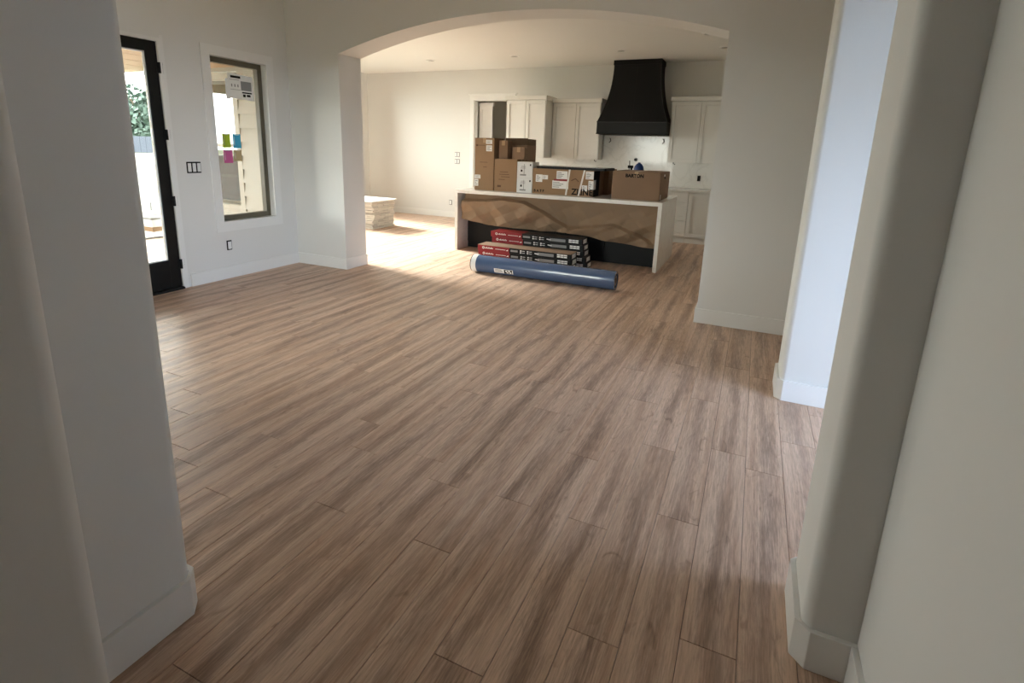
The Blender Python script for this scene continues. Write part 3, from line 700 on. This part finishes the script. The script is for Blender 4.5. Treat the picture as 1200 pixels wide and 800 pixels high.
def lab(a, b, c_, d_):
    front(Lb, 'shipping_label', 'label', YF, a, b, c_, d_); mbb = MB()
    for q in range(4): mbb.box(a + 0.01, a + (b - a) * (0.45 + 0.12 * (q % 3)), YF - 0.0032, YF - 0.0021, c_ + (d_ - c_) * (0.15 + 0.2 * q), c_ + (d_ - c_) * (0.23 + 0.2 * q))
    child(Lb, 'label_print', mbb, 'inkgrey')
lab(-2.885, -2.785, 1.09, 1.195); lab(-2.782, -2.70, 1.13, 1.19); lab(-2.57, -2.41, 1.145, 1.255); lab(-2.63, -2.39, 1.01, 1.12)
lab(-2.145, -2.032, 1.16, 1.265); lab(-2.19, -2.115, 0.995, 1.075); lab(-2.10, -2.032, 1.01, 1.14)
front(Lb, 'red_strip', 'red', YF, -2.61, -2.39, 1.118, 1.142, 0.0028)
child(Lb, 'side_label', MB().box(-2.031, -2.0275, YF + 0.0, YF + 0.12, 1.02, 1.15), 'label')
front(Lb, 'dark_print', 'carddark', YF, -2.066, -2.03, IZ + 0.002, 1.0, 0.0016)
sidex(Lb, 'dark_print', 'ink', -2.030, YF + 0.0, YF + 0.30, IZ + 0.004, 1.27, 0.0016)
child(Lb, 'brand_print', text_mb('ZLINE', 0.115, (-2.185, YF - 0.0018, 0.975), (1, 0, 0), (0, 0, 1), bold=0.003), 'ink')
child(Lb, 'small_print', text_mb('B A T F', 0.05, (-2.83, YF - 0.0018, 0.962), (1, 0, 0), (0, 0, 1), bold=0.002), 'ink')
child(Lb, 'printed_mark', MB().tube([(-2.35, YF - 0.001, 1.13), (-2.29, YF - 0.001, 1.16), (-2.24, YF - 0.001, 1.12)], 0.006, 6), 'inkbrown')
for (xt, xb) in ((-2.38, -2.42), (-2.165, -2.235)):
    child(Lb, 'plastic_strap', MB().add([(xt - 0.012, YF - 0.004, 1.28), (xt + 0.012, YF - 0.004, 1.28), (xb + 0.012, YF - 0.004, 0.925), (xb - 0.012, YF - 0.004, 0.925), (xt - 0.012, YF - 0.001, 1.28), (xt + 0.012, YF - 0.001, 1.28), (xb + 0.012, YF - 0.001, 0.925), (xb - 0.012, YF - 0.001, 0.925)], [(0, 1, 2, 3), (4, 7, 6, 5), (0, 3, 7, 4), (1, 5, 6, 2)]), 'strap')
carton('rear_carton', 'brown carton tucked behind the long appliance carton', -2.42, -1.965, YF + 0.57, YF + 1.05, IZ, 1.285, m='card2')
# cooktop on the long carton
ct = tag(empty('cooktop', (-2.38, 7.54, 1.279)), 'black flat cooktop lying on the long appliance carton', 'cooktop')
poly = [*arc(-2.895 + 0.03, 7.27 + 0.03, 0.03, 180, 270, 4), *arc(-1.875 - 0.03, 7.27 + 0.03, 0.03, 270, 360, 4), *arc(-1.875 - 0.03, 7.80 - 0.03, 0.03, 0, 90, 4), *arc(-2.895 + 0.03, 7.80 - 0.03, 0.03, 90, 180, 4)]
child(ct, 'body', MB().prism(poly, 1.279, 1.312), 'black')
sc_ = [(-2.385 + (x + 2.385) * 0.965, 7.535 + (y - 7.535) * 0.93) for x, y in poly]
child(ct, 'glass_top', MB().prism(sc_, 1.312, 1.315), 'steel')
tag(MB().add([(-2.885, 7.29, 1.3165), (-2.64, 7.285, 1.3165), (-2.66, 7.60, 1.3175), (-2.90, 7.58, 1.322), (-2.885, 7.29, 1.3155), (-2.64, 7.285, 1.3155), (-2.66, 7.60, 1.3165), (-2.90, 7.58, 1.321)], [(0, 1, 2, 3), (7, 6, 5, 4), (0, 4, 5, 1), (1, 5, 6, 2), (2, 6, 7, 3), (3, 7, 4, 0)]).build('paper_leaflet', 'label'), 'white paper leaflet lying on the black cooktop', 'paper')
K = carton('wide_carton', 'wide plain brown carton printed BARTON at the right island end', -1.77, -1.138, YF, YF + 0.80, IZ, 1.292, m='card2')
child(K, 'brand_print', text_mb('BARTON', 0.06, (-1.475, YF - 0.0018, 1.235), (1, 0, 0), (0, 0, 1), bold=0.003), 'ink')
sidex(K, 'handle_hole', 'ink', -1.138, YF + 0.33, YF + 0.42, 1.20, 1.225); sidex(K, 'tape_mark', 'label', -1.138, YF + 0.10, YF + 0.135, 0.93, 1.0)
sidex(K, 'printed_mark', 'label', -1.138, YF + 0.30, YF + 0.37, 1.235, 1.26)
# things behind the wide carton
jug = tag(empty('blue_jug', (-1.62, 8.22, IZ)), 'blue plastic jug standing behind the wide carton', 'jug')
child(jug, 'body', MB().lathe([(0.0005, 0.001), (0.07, 0.001), (0.078, 0.02), (0.078, 0.36), (0.066, 0.42), (0.04, 0.455), (0.022, 0.465), (0.0005, 0.466)], (-1.62, 8.22, IZ)), 'bluejug', smooth=0.8)
child(jug, 'cap', MB().cyl((-1.62, 8.22, IZ + 0.464), (-1.62, 8.22, IZ + 0.478), 0.02), 'bluejug')
sp = tag(empty('spray_bottle', (-1.735, 8.24, IZ)), 'dark trigger spray bottle standing behind the wide carton', 'bottle')
child(sp, 'body', MB().lathe([(0.0005, 0.001), (0.035, 0.001), (0.038, 0.02), (0.038, 0.28), (0.015, 0.36), (0.015, 0.39)], (-1.735, 8.24, IZ)), 'ink', smooth=0.8)
child(sp, 'spray_head', MB().box(-1.79, -1.71, 8.225, 8.255, IZ + 0.39, IZ + 0.43).box(-1.775, -1.765, 8.23, 8.25, IZ + 0.34, IZ + 0.39), 'ink', bevel=0.004)
child(sp, 'straw', MB().cyl((-1.765, 8.24, IZ + 0.43), (-1.77, 8.24, IZ + 0.50), 0.006, n=8), 'ink')

# ------------------------------------------------------------------ flooring cartons
def floor_carton(label, x0, y0, z0, L=1.345, D=0.262, H=0.0775, topkraft=False):
    root = tag(empty('flooring_carton', (x0 + L / 2, y0 + D / 2, z0)), label, 'box', 'flooring cartons by the island'); z1 = z0 + H
    xr = x0 + L * 0.355
    child(root, 'carton_body', MB().box(x0, x0 + L, y0, y0 + D, z0 + 0.0006, z1), 'blkcard', bevel=0.002)
    child(root, 'red_wrap', MB().box(x0 - 0.0012, xr, y0 - 0.0012, y0 + D + 0.0012, z0 + 0.001, z1 + (0 if topkraft else 0.0007)), 'red')
    if topkraft: child(root, 'kraft_top', MB().box(x0 - 0.002, x0 + L + 0.002, y0 - 0.002, y0 + D + 0.002, z1 - 0.0005, z1 + 0.003), 'card2')
    f = lambda n, m, a, b, c_, d_, e=0.003: child(root, n, MB().box(a, b, y0 - e, y0, z0 + H * c_, z0 + H * d_), m)
    child(root, 'logo_ring', MB().lathe([(0.010, -0.001), (0.019, -0.001), (0.019, 0.001), (0.010, 0.001), (0.010, -0.001)], (0, 0, 0), 16).add([], []) if False else ring(x0 + 0.085, y0 - 0.0022, z0 + H * 0.58, 0.009, 0.018), 'label')
    mb = MB()
    for q in range(7): mb.box(x0 + 0.112 + 0.018 * q, x0 + 0.124 + 0.018 * q, y0 - 0.003, y0 - 0.001, z0 + H * 0.45, z0 + H * (0.62 + 0.1 * (q % 2)))
    for q in range(14): mb.box(x0 + 0.27 + 0.011 * q, x0 + 0.278 + 0.011 * q, y0 - 0.003, y0 - 0.001, z0 + H * 0.48, z0 + H * 0.58)
    child(root, 'brand_print', mb, 'label')
    mb = MB().add([(xr - 0.05, y0 - 0.003, z0 + H * 0.4), (xr - 0.015, y0 - 0.003, z0 + H * 0.4), (xr - 0.02, y0 - 0.003, z0 + H * 0.65)], [(0, 1, 2)])
    child(root, 'corner_mark', mb, 'label')
    mb = MB(); mb.box(xr + 0.02, xr + 0.125, y0 - 0.002, y0, z0 + H * 0.35, z0 + H * 0.7)
    mb.box(x0 + L * 0.66, x0 + L * 0.83, y0 - 0.002, y0, z0 + H * 0.25, z0 + H * 0.75); child(root, 'grey_print', mb, 'inkgrey')
    mb = MB()
    for a in (0.16, 0.26):
        for zc in (0.35, 0.68):
            mb.box(xr + a, xr + a + 0.022, y0 - 0.0025, y0, z0 + H * (zc - 0.1), z0 + H * (zc + 0.1)); mb.box(xr + a + 0.03, xr + a + 0.07, y0 - 0.0025, y0, z0 + H * (zc - 0.04), z0 + H * (zc + 0.04))
    mb.box(xr + 0.37, xr + 0.40, y0 - 0.0025, y0, z0 + H * 0.45, z0 + H * 0.6); mb.box(xr + 0.385, xr + 0.43, y0 - 0.0025, y0, z0 + H * 0.4, z0 + H * 0.55)
    child(root, 'icon_print', mb, 'label')
    mb = MB()
    for a in range(3):
        for zc in (0.32, 0.64): mb.box(x0 + L * 0.865 + 0.047 * a, x0 + L * 0.865 + 0.047 * a + 0.042, y0 - 0.0025, y0, z0 + H * zc, z0 + H * (zc + 0.22))
    child(root, 'spec_table', mb, 'label')
    child(root, 'end_label', MB().box(x0 + L - 0.001, x0 + L + 0.002, y0 + 0.07, y0 + D - 0.04, z0 + H * 0.14, z0 + H * 0.86), 'label')
    return root
def ring(cx, cy, cz, r0, r1, n=16):
    vs = []; fs = []
    for i in range(n):
        a = 2 * math.pi * i / n
        for rr in (r0, r1): vs.append((cx + rr * math.cos(a), cy, cz + rr * math.sin(a)))
    for i in range(n): j = (i + 1) % n; fs.append((2 * i, 2 * j, 2 * j + 1, 2 * i + 1))
    return MB().add(vs, fs)
RH = 0.0785
posn = ('bottom', 'second from bottom', 'middle', 'second from top', 'top')
for i in range(5):
    floor_carton('red and black flooring carton, %s of the taller stack against the island' % posn[i], -3.345 + (4 - i) * 0.02 - (0.012 if i == 2 else 0), 6.765 + 0.004 * ((i * 7) % 3), i * RH)
for i in range(3):
    floor_carton('flooring carton, %s of the low stack behind the blue roll' % (('bottom', 'middle', 'brown-topped and uppermost')[i]), -3.395 + (0.008 if i == 1 else 0), 6.468 + 0.003 * (i % 2), i * RH, topkraft=(i == 2))

# ------------------------------------------------------------------ blue roll
RR = 0.112; ry = 5.88; rx0, rx1 = -3.14, -1.305
rl = tag(empty('underlayment_roll', ((rx0 + rx1) / 2, ry, 0)), 'blue underlayment roll lying on the floor before the island', 'roll')
prof = []
n = 40; vs = []; fs = []; xs = [rx0 + 0.075 + (rx1 - rx0 - 0.075) * i / 30 for i in range(31)]
for i, x in enumerate(xs):
    for k in range(n):
        a = 2 * math.pi * k / n; rr = RR + 0.0016 * noise.noise((x * 5, math.cos(a) * 3, math.sin(a) * 3)) - 0.0016
        if i == 30: rr *= 0.985
        vs.append((x, ry + rr * math.cos(a), RR + rr * math.sin(a)))
for i in range(30):
    for k in range(n): fs.append((i * n + k, i * n + (k + 1) % n, (i + 1) * n + (k + 1) % n, (i + 1) * n + k))
fs.append(tuple(range(n)))
child(rl, 'foam_roll', MB().add(vs, fs), 'blue', smooth=0.7)
# spiral end
vs = []; fs = []
for rr0, rr1, dx in ((0.109, 0.085, -0.002), (0.085, 0.06, -0.012), (0.06, 0.035, -0.006)):
    k0 = len(vs)
    for k in range(n):
        a = 2 * math.pi * k / n
        vs += [(rx1 + (0 if rr0 > 0.1 else dx), ry + rr0 * math.cos(a), RR + rr0 * math.sin(a)), (rx1 + dx, ry + rr1 * math.cos(a), RR + rr1 * math.sin(a))]
    for k in range(n): j = (k + 1) % n; fs.append((k0 + 2 * k, k0 + 2 * j, k0 + 2 * j + 1, k0 + 2 * k + 1))
child(rl, 'rolled_end', MB().add(vs, fs), 'blue', smooth=0.6)
child(rl, 'core_tube', MB().cyl((rx1 - 0.3, ry, RR), (rx1 - 0.004, ry, RR), 0.035, n=24), 'carddark')
child(rl, 'white_band', MB().cyl((rx0 + 0.012, ry, RR), (rx0 + 0.078, ry, RR), RR + 0.0005, n=40), 'bandw', smooth=0.7)
child(rl, 'end_rim', MB().cyl((rx0, ry, RR), (rx0 + 0.012, ry, RR), RR - 0.004, RR, n=40), 'ink', smooth=0.7)
def roll_patch(x0, x1, a0, a1, r_):
    vs = []; m_ = 8
    for i in range(m_ + 1):
        a = math.radians(a0 + (a1 - a0) * i / m_)
        for x in (x0, x1): vs.append((x, ry + r_ * math.cos(a), RR + r_ * math.sin(a)))
    return MB().add(vs, [(2 * i, 2 * i + 1, 2 * i + 3, 2 * i + 2) for i in range(m_)])
child(rl, 'roll_label', roll_patch(-2.80, -2.545, 186, 216, RR + 0.002), 'label')
lp = roll_patch(-2.665, -2.555, 188, 214, RR + 0.003)
child(rl, 'label_print', lp, 'ink')
mb = roll_patch(-2.645, -2.62, 192, 201, RR + 0.004)
for (a, b, c_, d_) in ((-2.61, -2.58, 190, 198), (-2.63, -2.60, 203, 210), (-2.59, -2.565, 201, 211)):
    q = roll_patch(a, b, c_, d_, RR + 0.004); mb.add(q.v, q.f)
child(rl, 'icon_print', mb, 'label')
mb = roll_patch(-2.785, -2.70, 190, 194, RR + 0.003)
for c_ in (198, 205): q = roll_patch(-2.785, -2.68, c_, c_ + 3, RR + 0.003); mb.add(q.v, q.f)
child(rl, 'text_print', mb, 'inkgrey')

# ------------------------------------------------------------------ stack of primed boards
nb = 13; hb = 0.505 / nb; rs = random.Random(11); zz = 0.0
for i in range(nb):
    off = (0.0, 0.015, 0.03, 0.0, 0.05, 0.07, 0.06, 0.075, 0.03, 0.03, 0.01, -0.01, 0.0)[i]
    y0 = 7.945 + off + rs.uniform(-0.012, 0.012); y1 = 8.62 + rs.uniform(-0.02, 0.015); x1 = -6.39 + rs.uniform(-0.02, 0.012)
    th = hb - 0.005
    root = tag(empty('trim_bundle', (-6.8, 8.28, zz)), 'pale primed trim board bundle, %s in the stack by the bright dining wall' % ('lowest', 'second up', 'third up', 'fourth up', 'fifth up', 'sixth up', 'middle', 'sixth down', 'fifth down', 'fourth down', 'third down', 'second down', 'topmost')[i], 'trim boards', 'stacked trim bundles')
    ws = (y1 - y0) / 4
    for k in range(4):
        for h2 in range(2):
            xo = rs.uniform(-0.018, 0.0)
            child(root, 'trim_board', MB().box(-7.25 + xo, x1 + xo, y0 + ws * k + 0.002, y0 + ws * (k + 1) - 0.002, zz + th * h2 / 2 + 0.0005, zz + th * (h2 + 1) / 2), 'board2' if rs.random() < 0.3 else 'board')
    zz += hb
tag(box('white_sheet', 'boardtop', -7.27, -6.37, 7.90, 8.655, zz + 0.0005, zz + 0.024, bevel=0.003), 'flat white sheet lying on top of the trim board stack', 'sheet')

# ------------------------------------------------------------------ stickers on the window
gx = XL - 0.075 - 0.04 + 0.0065
gx = XL - 0.075 - 0.07 + 0.036
def decal(name, m, label, y0, y1, z0, z1, cat='sticker', group=None, skew=0.0):
    vs = [(gx + 0.0006, y0, z0), (gx + 0.0006, y1, z0 + skew), (gx + 0.0006, y1, z1 + skew), (gx + 0.0006, y0, z1), (gx + 0.0014, y0, z0), (gx + 0.0014, y1, z0 + skew), (gx + 0.0014, y1, z1 + skew), (gx + 0.0014, y0, z1)]
    root = tag(empty(name, (gx, (y0 + y1) / 2, z0)), label, cat, group)
    child(root, 'sheet', MB().add(vs, [(0, 1, 2, 3), (4, 5, 6, 7), (0, 1, 5, 4), (1, 2, 6, 5), (2, 3, 7, 6), (3, 0, 4, 7)]), m); return root
def ink(root, m, y0, y1, z0, z1): child(root, 'print', MB().box(gx + 0.0012, gx + 0.0022, y0, y1, z0, z1), m)
dy = 0.018
s = decal('energy_label', 'label', 'large white printed energy label high on the window glass', 4.325 + dy, 4.655 + dy, 2.0, 2.265, skew=-0.015)
child(s, 'fold', MB().box(gx + 0.0008, gx + 0.002, 4.29 + dy, 4.34 + dy, 1.985, 2.20), 'label')
ink(s, 'ink', 4.36 + dy, 4.49 + dy, 2.215, 2.24); ink(s, 'inkgrey', 4.49 + dy, 4.63 + dy, 2.09, 2.19); ink(s, 'ink', 4.50 + dy, 4.63 + dy, 2.06, 2.075); ink(s, 'ink', 4.51 + dy, 4.545 + dy, 2.02, 2.05); ink(s, 'ink', 4.56 + dy, 4.61 + dy, 2.025, 2.05)
for q in range(3): ink(s, 'inkgrey', 4.365 + 0.04 * q + dy, 4.378 + 0.04 * q + dy, 2.12, 2.15)
ink(s, 'inkgrey', 4.35 + dy, 4.47 + dy, 2.195, 2.2); ink(s, 'inkgrey', 4.35 + dy, 4.48 + dy, 2.09, 2.094)
for nme, m, a, b, c_, d_ in (('yellow-green', 'noteg', 4.212, 4.312, 1.452, 1.605), ('sky blue', 'noteb', 4.345, 4.447, 1.448, 1.605), ('magenta pink', 'notem', 4.212, 4.325, 1.285, 1.43), ('tan', 'notet', 4.342, 4.445, 1.305, 1.43)):
    s = decal('window_sticker', m, nme + ' square sticker on the living room window glass', a, b, c_, d_, group='coloured squares on the window')
    ink(s, 'label', a + 0.02, b - 0.02, d_ - 0.012, d_ - 0.005)
    ink(s, 'label', a + 0.015, a + 0.02, c_ + 0.03, d_ - 0.03)

# ------------------------------------------------------------------ outside the left wall
struct(box('terrace_floor_east', 'concrete', 0.6, 4.7, -4.0, 1.6, -0.6, -0.3))
struct(box('terrace_floor', 'concrete', XL - 0.2, -1.52, -4.0, 0.40, -0.2, -0.08))
struct(box('wall_added_porch_shade', 'sidingw', -10.4, XL - 0.2, -2.2, -2.0, -0.2, 2.52))  # unseen wall added to block skylight and dim the porch
struct(box('porch_floor', 'concrete', -10.35, XL - 0.2, -4.0, YA1, -0.2, -0.08))
bank = MB().add([(-10.6, -20, -0.45), (-10.6, 60, -0.45), (-27, 60, 0.82), (-27, -20, 0.82), (-60, 60, 0.9), (-60, -20, 0.9), (-60, 60, -0.5), (-60, -20, -0.5)], [(0, 1, 2, 3), (3, 2, 4, 5), (0, 3, 5, 7), (1, 2, 4, 6), (5, 4, 6, 7)])
struct(bank.build('lawn_bank', 'grass'))
struct(box('lawn_ground', 'grass', -90, -9.6, -60, 90, -0.6, -0.45)).__setitem__('kind', 'structure')
struct(box('lawn_ground_near', 'grass', -9.6, 90, -60, -4.0, -0.6, -0.45)); struct(box('lawn_ground_far', 'grass', -9.6, 90, 12.5, 90, -0.6, -0.45)); struct(box('lawn_ground_side', 'grass', -9.6, XD - 0.2, YA1, 12.5, -0.6, -0.45)); struct(box('lawn_ground_east', 'grass', 4.7, 90, -4.0, 12.5, -0.6, -0.45))
pc = struct(empty('porch_ceiling', (-7.5, 2, 2.52)))
for i in range(10):
    xa = XL - 0.2 - 0.52 * (i + 1); child(pc, 'ceiling_board', MB().box(xa + 0.006, xa + 0.514, -4.0, YA1, 2.52, 2.55), 'porchwood')
child(pc, 'ceiling_backing', MB().box(-10.75, XL - 0.2, -4.0, YA1, 2.55, 2.6), 'under')
# lap siding on the dining front wall (outside face)
for i in range(15):
    z0 = 0.0 + 0.19 * i
    segs = [(XD - 0.2, DW[0] - 0.09), (DW[1] + 0.09, XL - 0.21)] if DW[2] - 0.1 < z0 + 0.1 < DW[3] + 0.05 else [(XD - 0.2, XL - 0.21)]
    for (a, b) in segs:
        yb_ = YA1
        mb = MB().add([(a, yb_, z0), (b, yb_, z0), (b, yb_ - 0.036, z0), (a, yb_ - 0.036, z0), (a, yb_, z0 + 0.19), (b, yb_, z0 + 0.19), (b, yb_ - 0.006, z0 + 0.19), (a, yb_ - 0.006, z0 + 0.19)],
                      [(0, 1, 2, 3), (4, 5, 6, 7), (2, 3, 7, 6), (0, 3, 7, 4), (1, 2, 6, 5)])
        mb.build('siding_board', 'siding', struct_front)
tr = struct(empty('trim_3', ((DW[0] + DW[1]) / 2, YA1 - 0.03, DW[2])))
for (a, b, c_, d_) in ((DW[0] - 0.09, DW[0], DW[2] - 0.09, DW[3] + 0.09), (DW[1], DW[1] + 0.09, DW[2] - 0.09, DW[3] + 0.09), (DW[0], DW[1], DW[3], DW[3] + 0.09), (DW[0], DW[1], DW[2] - 0.09, DW[2])):
    child(tr, 'casing', MB().box(a, b, YA1 - 0.03, YA1 - 0.0005, c_, d_), 'siding')
child(tr, 'sash_rail', MB().box(DW[0] + 0.05, DW[1] - 0.05, YA1 + 0.02, YA1 + 0.04, 1.44, 1.49), 'siding')
# knee wall at the porch edge
kw = struct(MB().box(-10.55, -10.4, 2.0, 9.0, -0.45, 1.20).build('wall_porch_knee', 'sidingw'))
for i in range(8):
    z0 = -0.24 + 0.18 * i
    MB().add([(-10.4, 2.0, z0), (-10.4, 9.0, z0), (-10.378, 9.0, z0), (-10.378, 2.0, z0), (-10.4, 2.0, z0 + 0.18), (-10.4, 9.0, z0 + 0.18), (-10.394, 9.0, z0 + 0.18), (-10.394, 2.0, z0 + 0.18)],
             [(0, 1, 2, 3), (4, 5, 6, 7), (2, 3, 7, 6), (0, 3, 7, 4), (1, 2, 6, 5)]).build('siding_board', 'sidingw', kw)
MB().box(-10.58, -10.36, 2.0, 9.0, 1.20, 1.235).build('wall_cap', 'sidingw', kw)
oc = tag(empty('outdoor_outlet', (-10.378, 6.41, 0.28)), 'grey outlet cover on the white porch half wall outside the door', 'outlet')
child(oc, 'cover', MB().box(-10.378, -10.345, 6.36, 6.46, 0.20, 0.36), 'inkgrey', bevel=0.004); child(oc, 'lid', MB().box(-10.345, -10.33, 6.37, 6.45, 0.21, 0.35), 'label', bevel=0.004)
bn = tag(empty('plastic_bin', (-8.95, 5.55, -0.08)), 'open pale bin with a reddish band on the porch floor', 'bin')
def taper(z0, z1, a0, a1):
    f = lambda k: [(-8.95 - k, 5.55 - k), (-8.95 + k, 5.55 - k), (-8.95 + k, 5.55 + k), (-8.95 - k, 5.55 + k)]
    v = [(x, y, z0) for x, y in f(a0)] + [(x, y, z1) for x, y in f(a1)]
    return MB().add(v, [(0, 1, 5, 4), (1, 2, 6, 5), (2, 3, 7, 6), (3, 0, 4, 7)])
mb = taper(-0.079, 0.27, 0.13, 0.19); mb.add([(-9.08, 5.42, -0.079), (-8.82, 5.42, -0.079), (-8.82, 5.68, -0.079), (-9.08, 5.68, -0.079)], [(0, 1, 2, 3)])
child(bn, 'bin_body', mb, 'label'); child(bn, 'rim', taper(0.25, 0.29, 0.197, 0.203), 'inkgrey'); child(bn, 'red_band', taper(0.05, 0.13, 0.156, 0.17), 'card')
# fence and trees
fn = tag(empty('board_fence', (-29, 15, 0.8)), 'grey board fence beyond the lawn', 'fence')
me = MB().box(-0.02, 0.02, -0.145, 0.145, 0, 0.85).mesh('fence_board', 'fence')
for i in range(60):
    o = bpy.data.objects.new('fence_board', me); COL.objects.link(o); o.parent = fn; o.location = (0, -9 + 0.3 * i + 4, 0)
child(fn, 'rail', MB().box(-29.09, -29.02, 9.9, 27.9, 0.95, 1.02).box(-29.09, -29.02, 9.9, 27.9, 1.4, 1.47), 'fence')
def tree(label, x, y, h, rad, n, seed, group=None):
    rg = random.Random(seed); root = tag(empty('tree', (x, y, 0.8)), label, 'tree', group)
    mb = MB().cyl((x, y, 0.8), (x + 0.1, y, h * 0.6), 0.22, 0.1, n=10)
    for k in range(5):
        a = k * 1.3; mb.cyl((x, y, h * (0.25 + 0.06 * k)), (x + rad * 0.6 * math.cos(a), y + rad * 0.6 * math.sin(a), h * (0.5 + 0.07 * k)), 0.08, 0.03, n=6)
    child(root, 'trunk', mb, 'bark'); mb = MB()
    blobs = [(rg.uniform(-0.6, 0.6) * rad, rg.uniform(-0.6, 0.6) * rad, rg.uniform(0.3, 0.9) * h, rg.uniform(0.35, 0.6) * rad) for _ in range(14)]
    for _ in range(n):
        bx_, by_, bz_, br = rg.choice(blobs); d = Vector((rg.gauss(0, 1), rg.gauss(0, 1), rg.gauss(0, 1))).normalized() * br * rg.uniform(0.7, 1)
        p = Vector((x + bx_, y + by_, bz_ - 0.45)) + d; a = Vector((rg.gauss(0, 1), rg.gauss(0, 1), rg.gauss(0, 1))).normalized() * 0.16; b = a.orthogonal().normalized() * 0.1
        mb.add([p - a, p + b, p + a, p - b], [(0, 1, 2, 3)])
    o = child(root, 'foliage', mb, 'leaf'); o['kind'] = 'stuff'
tree('dark green leafy tree beyond the fence, seen through the patio door', -36, 22.5, 5.0, 2.4, 5000, 1)
tree('low bushy tree growing beside the taller tree beyond the fence', -38, 26.5, 3.4, 2.0, 3000, 5)
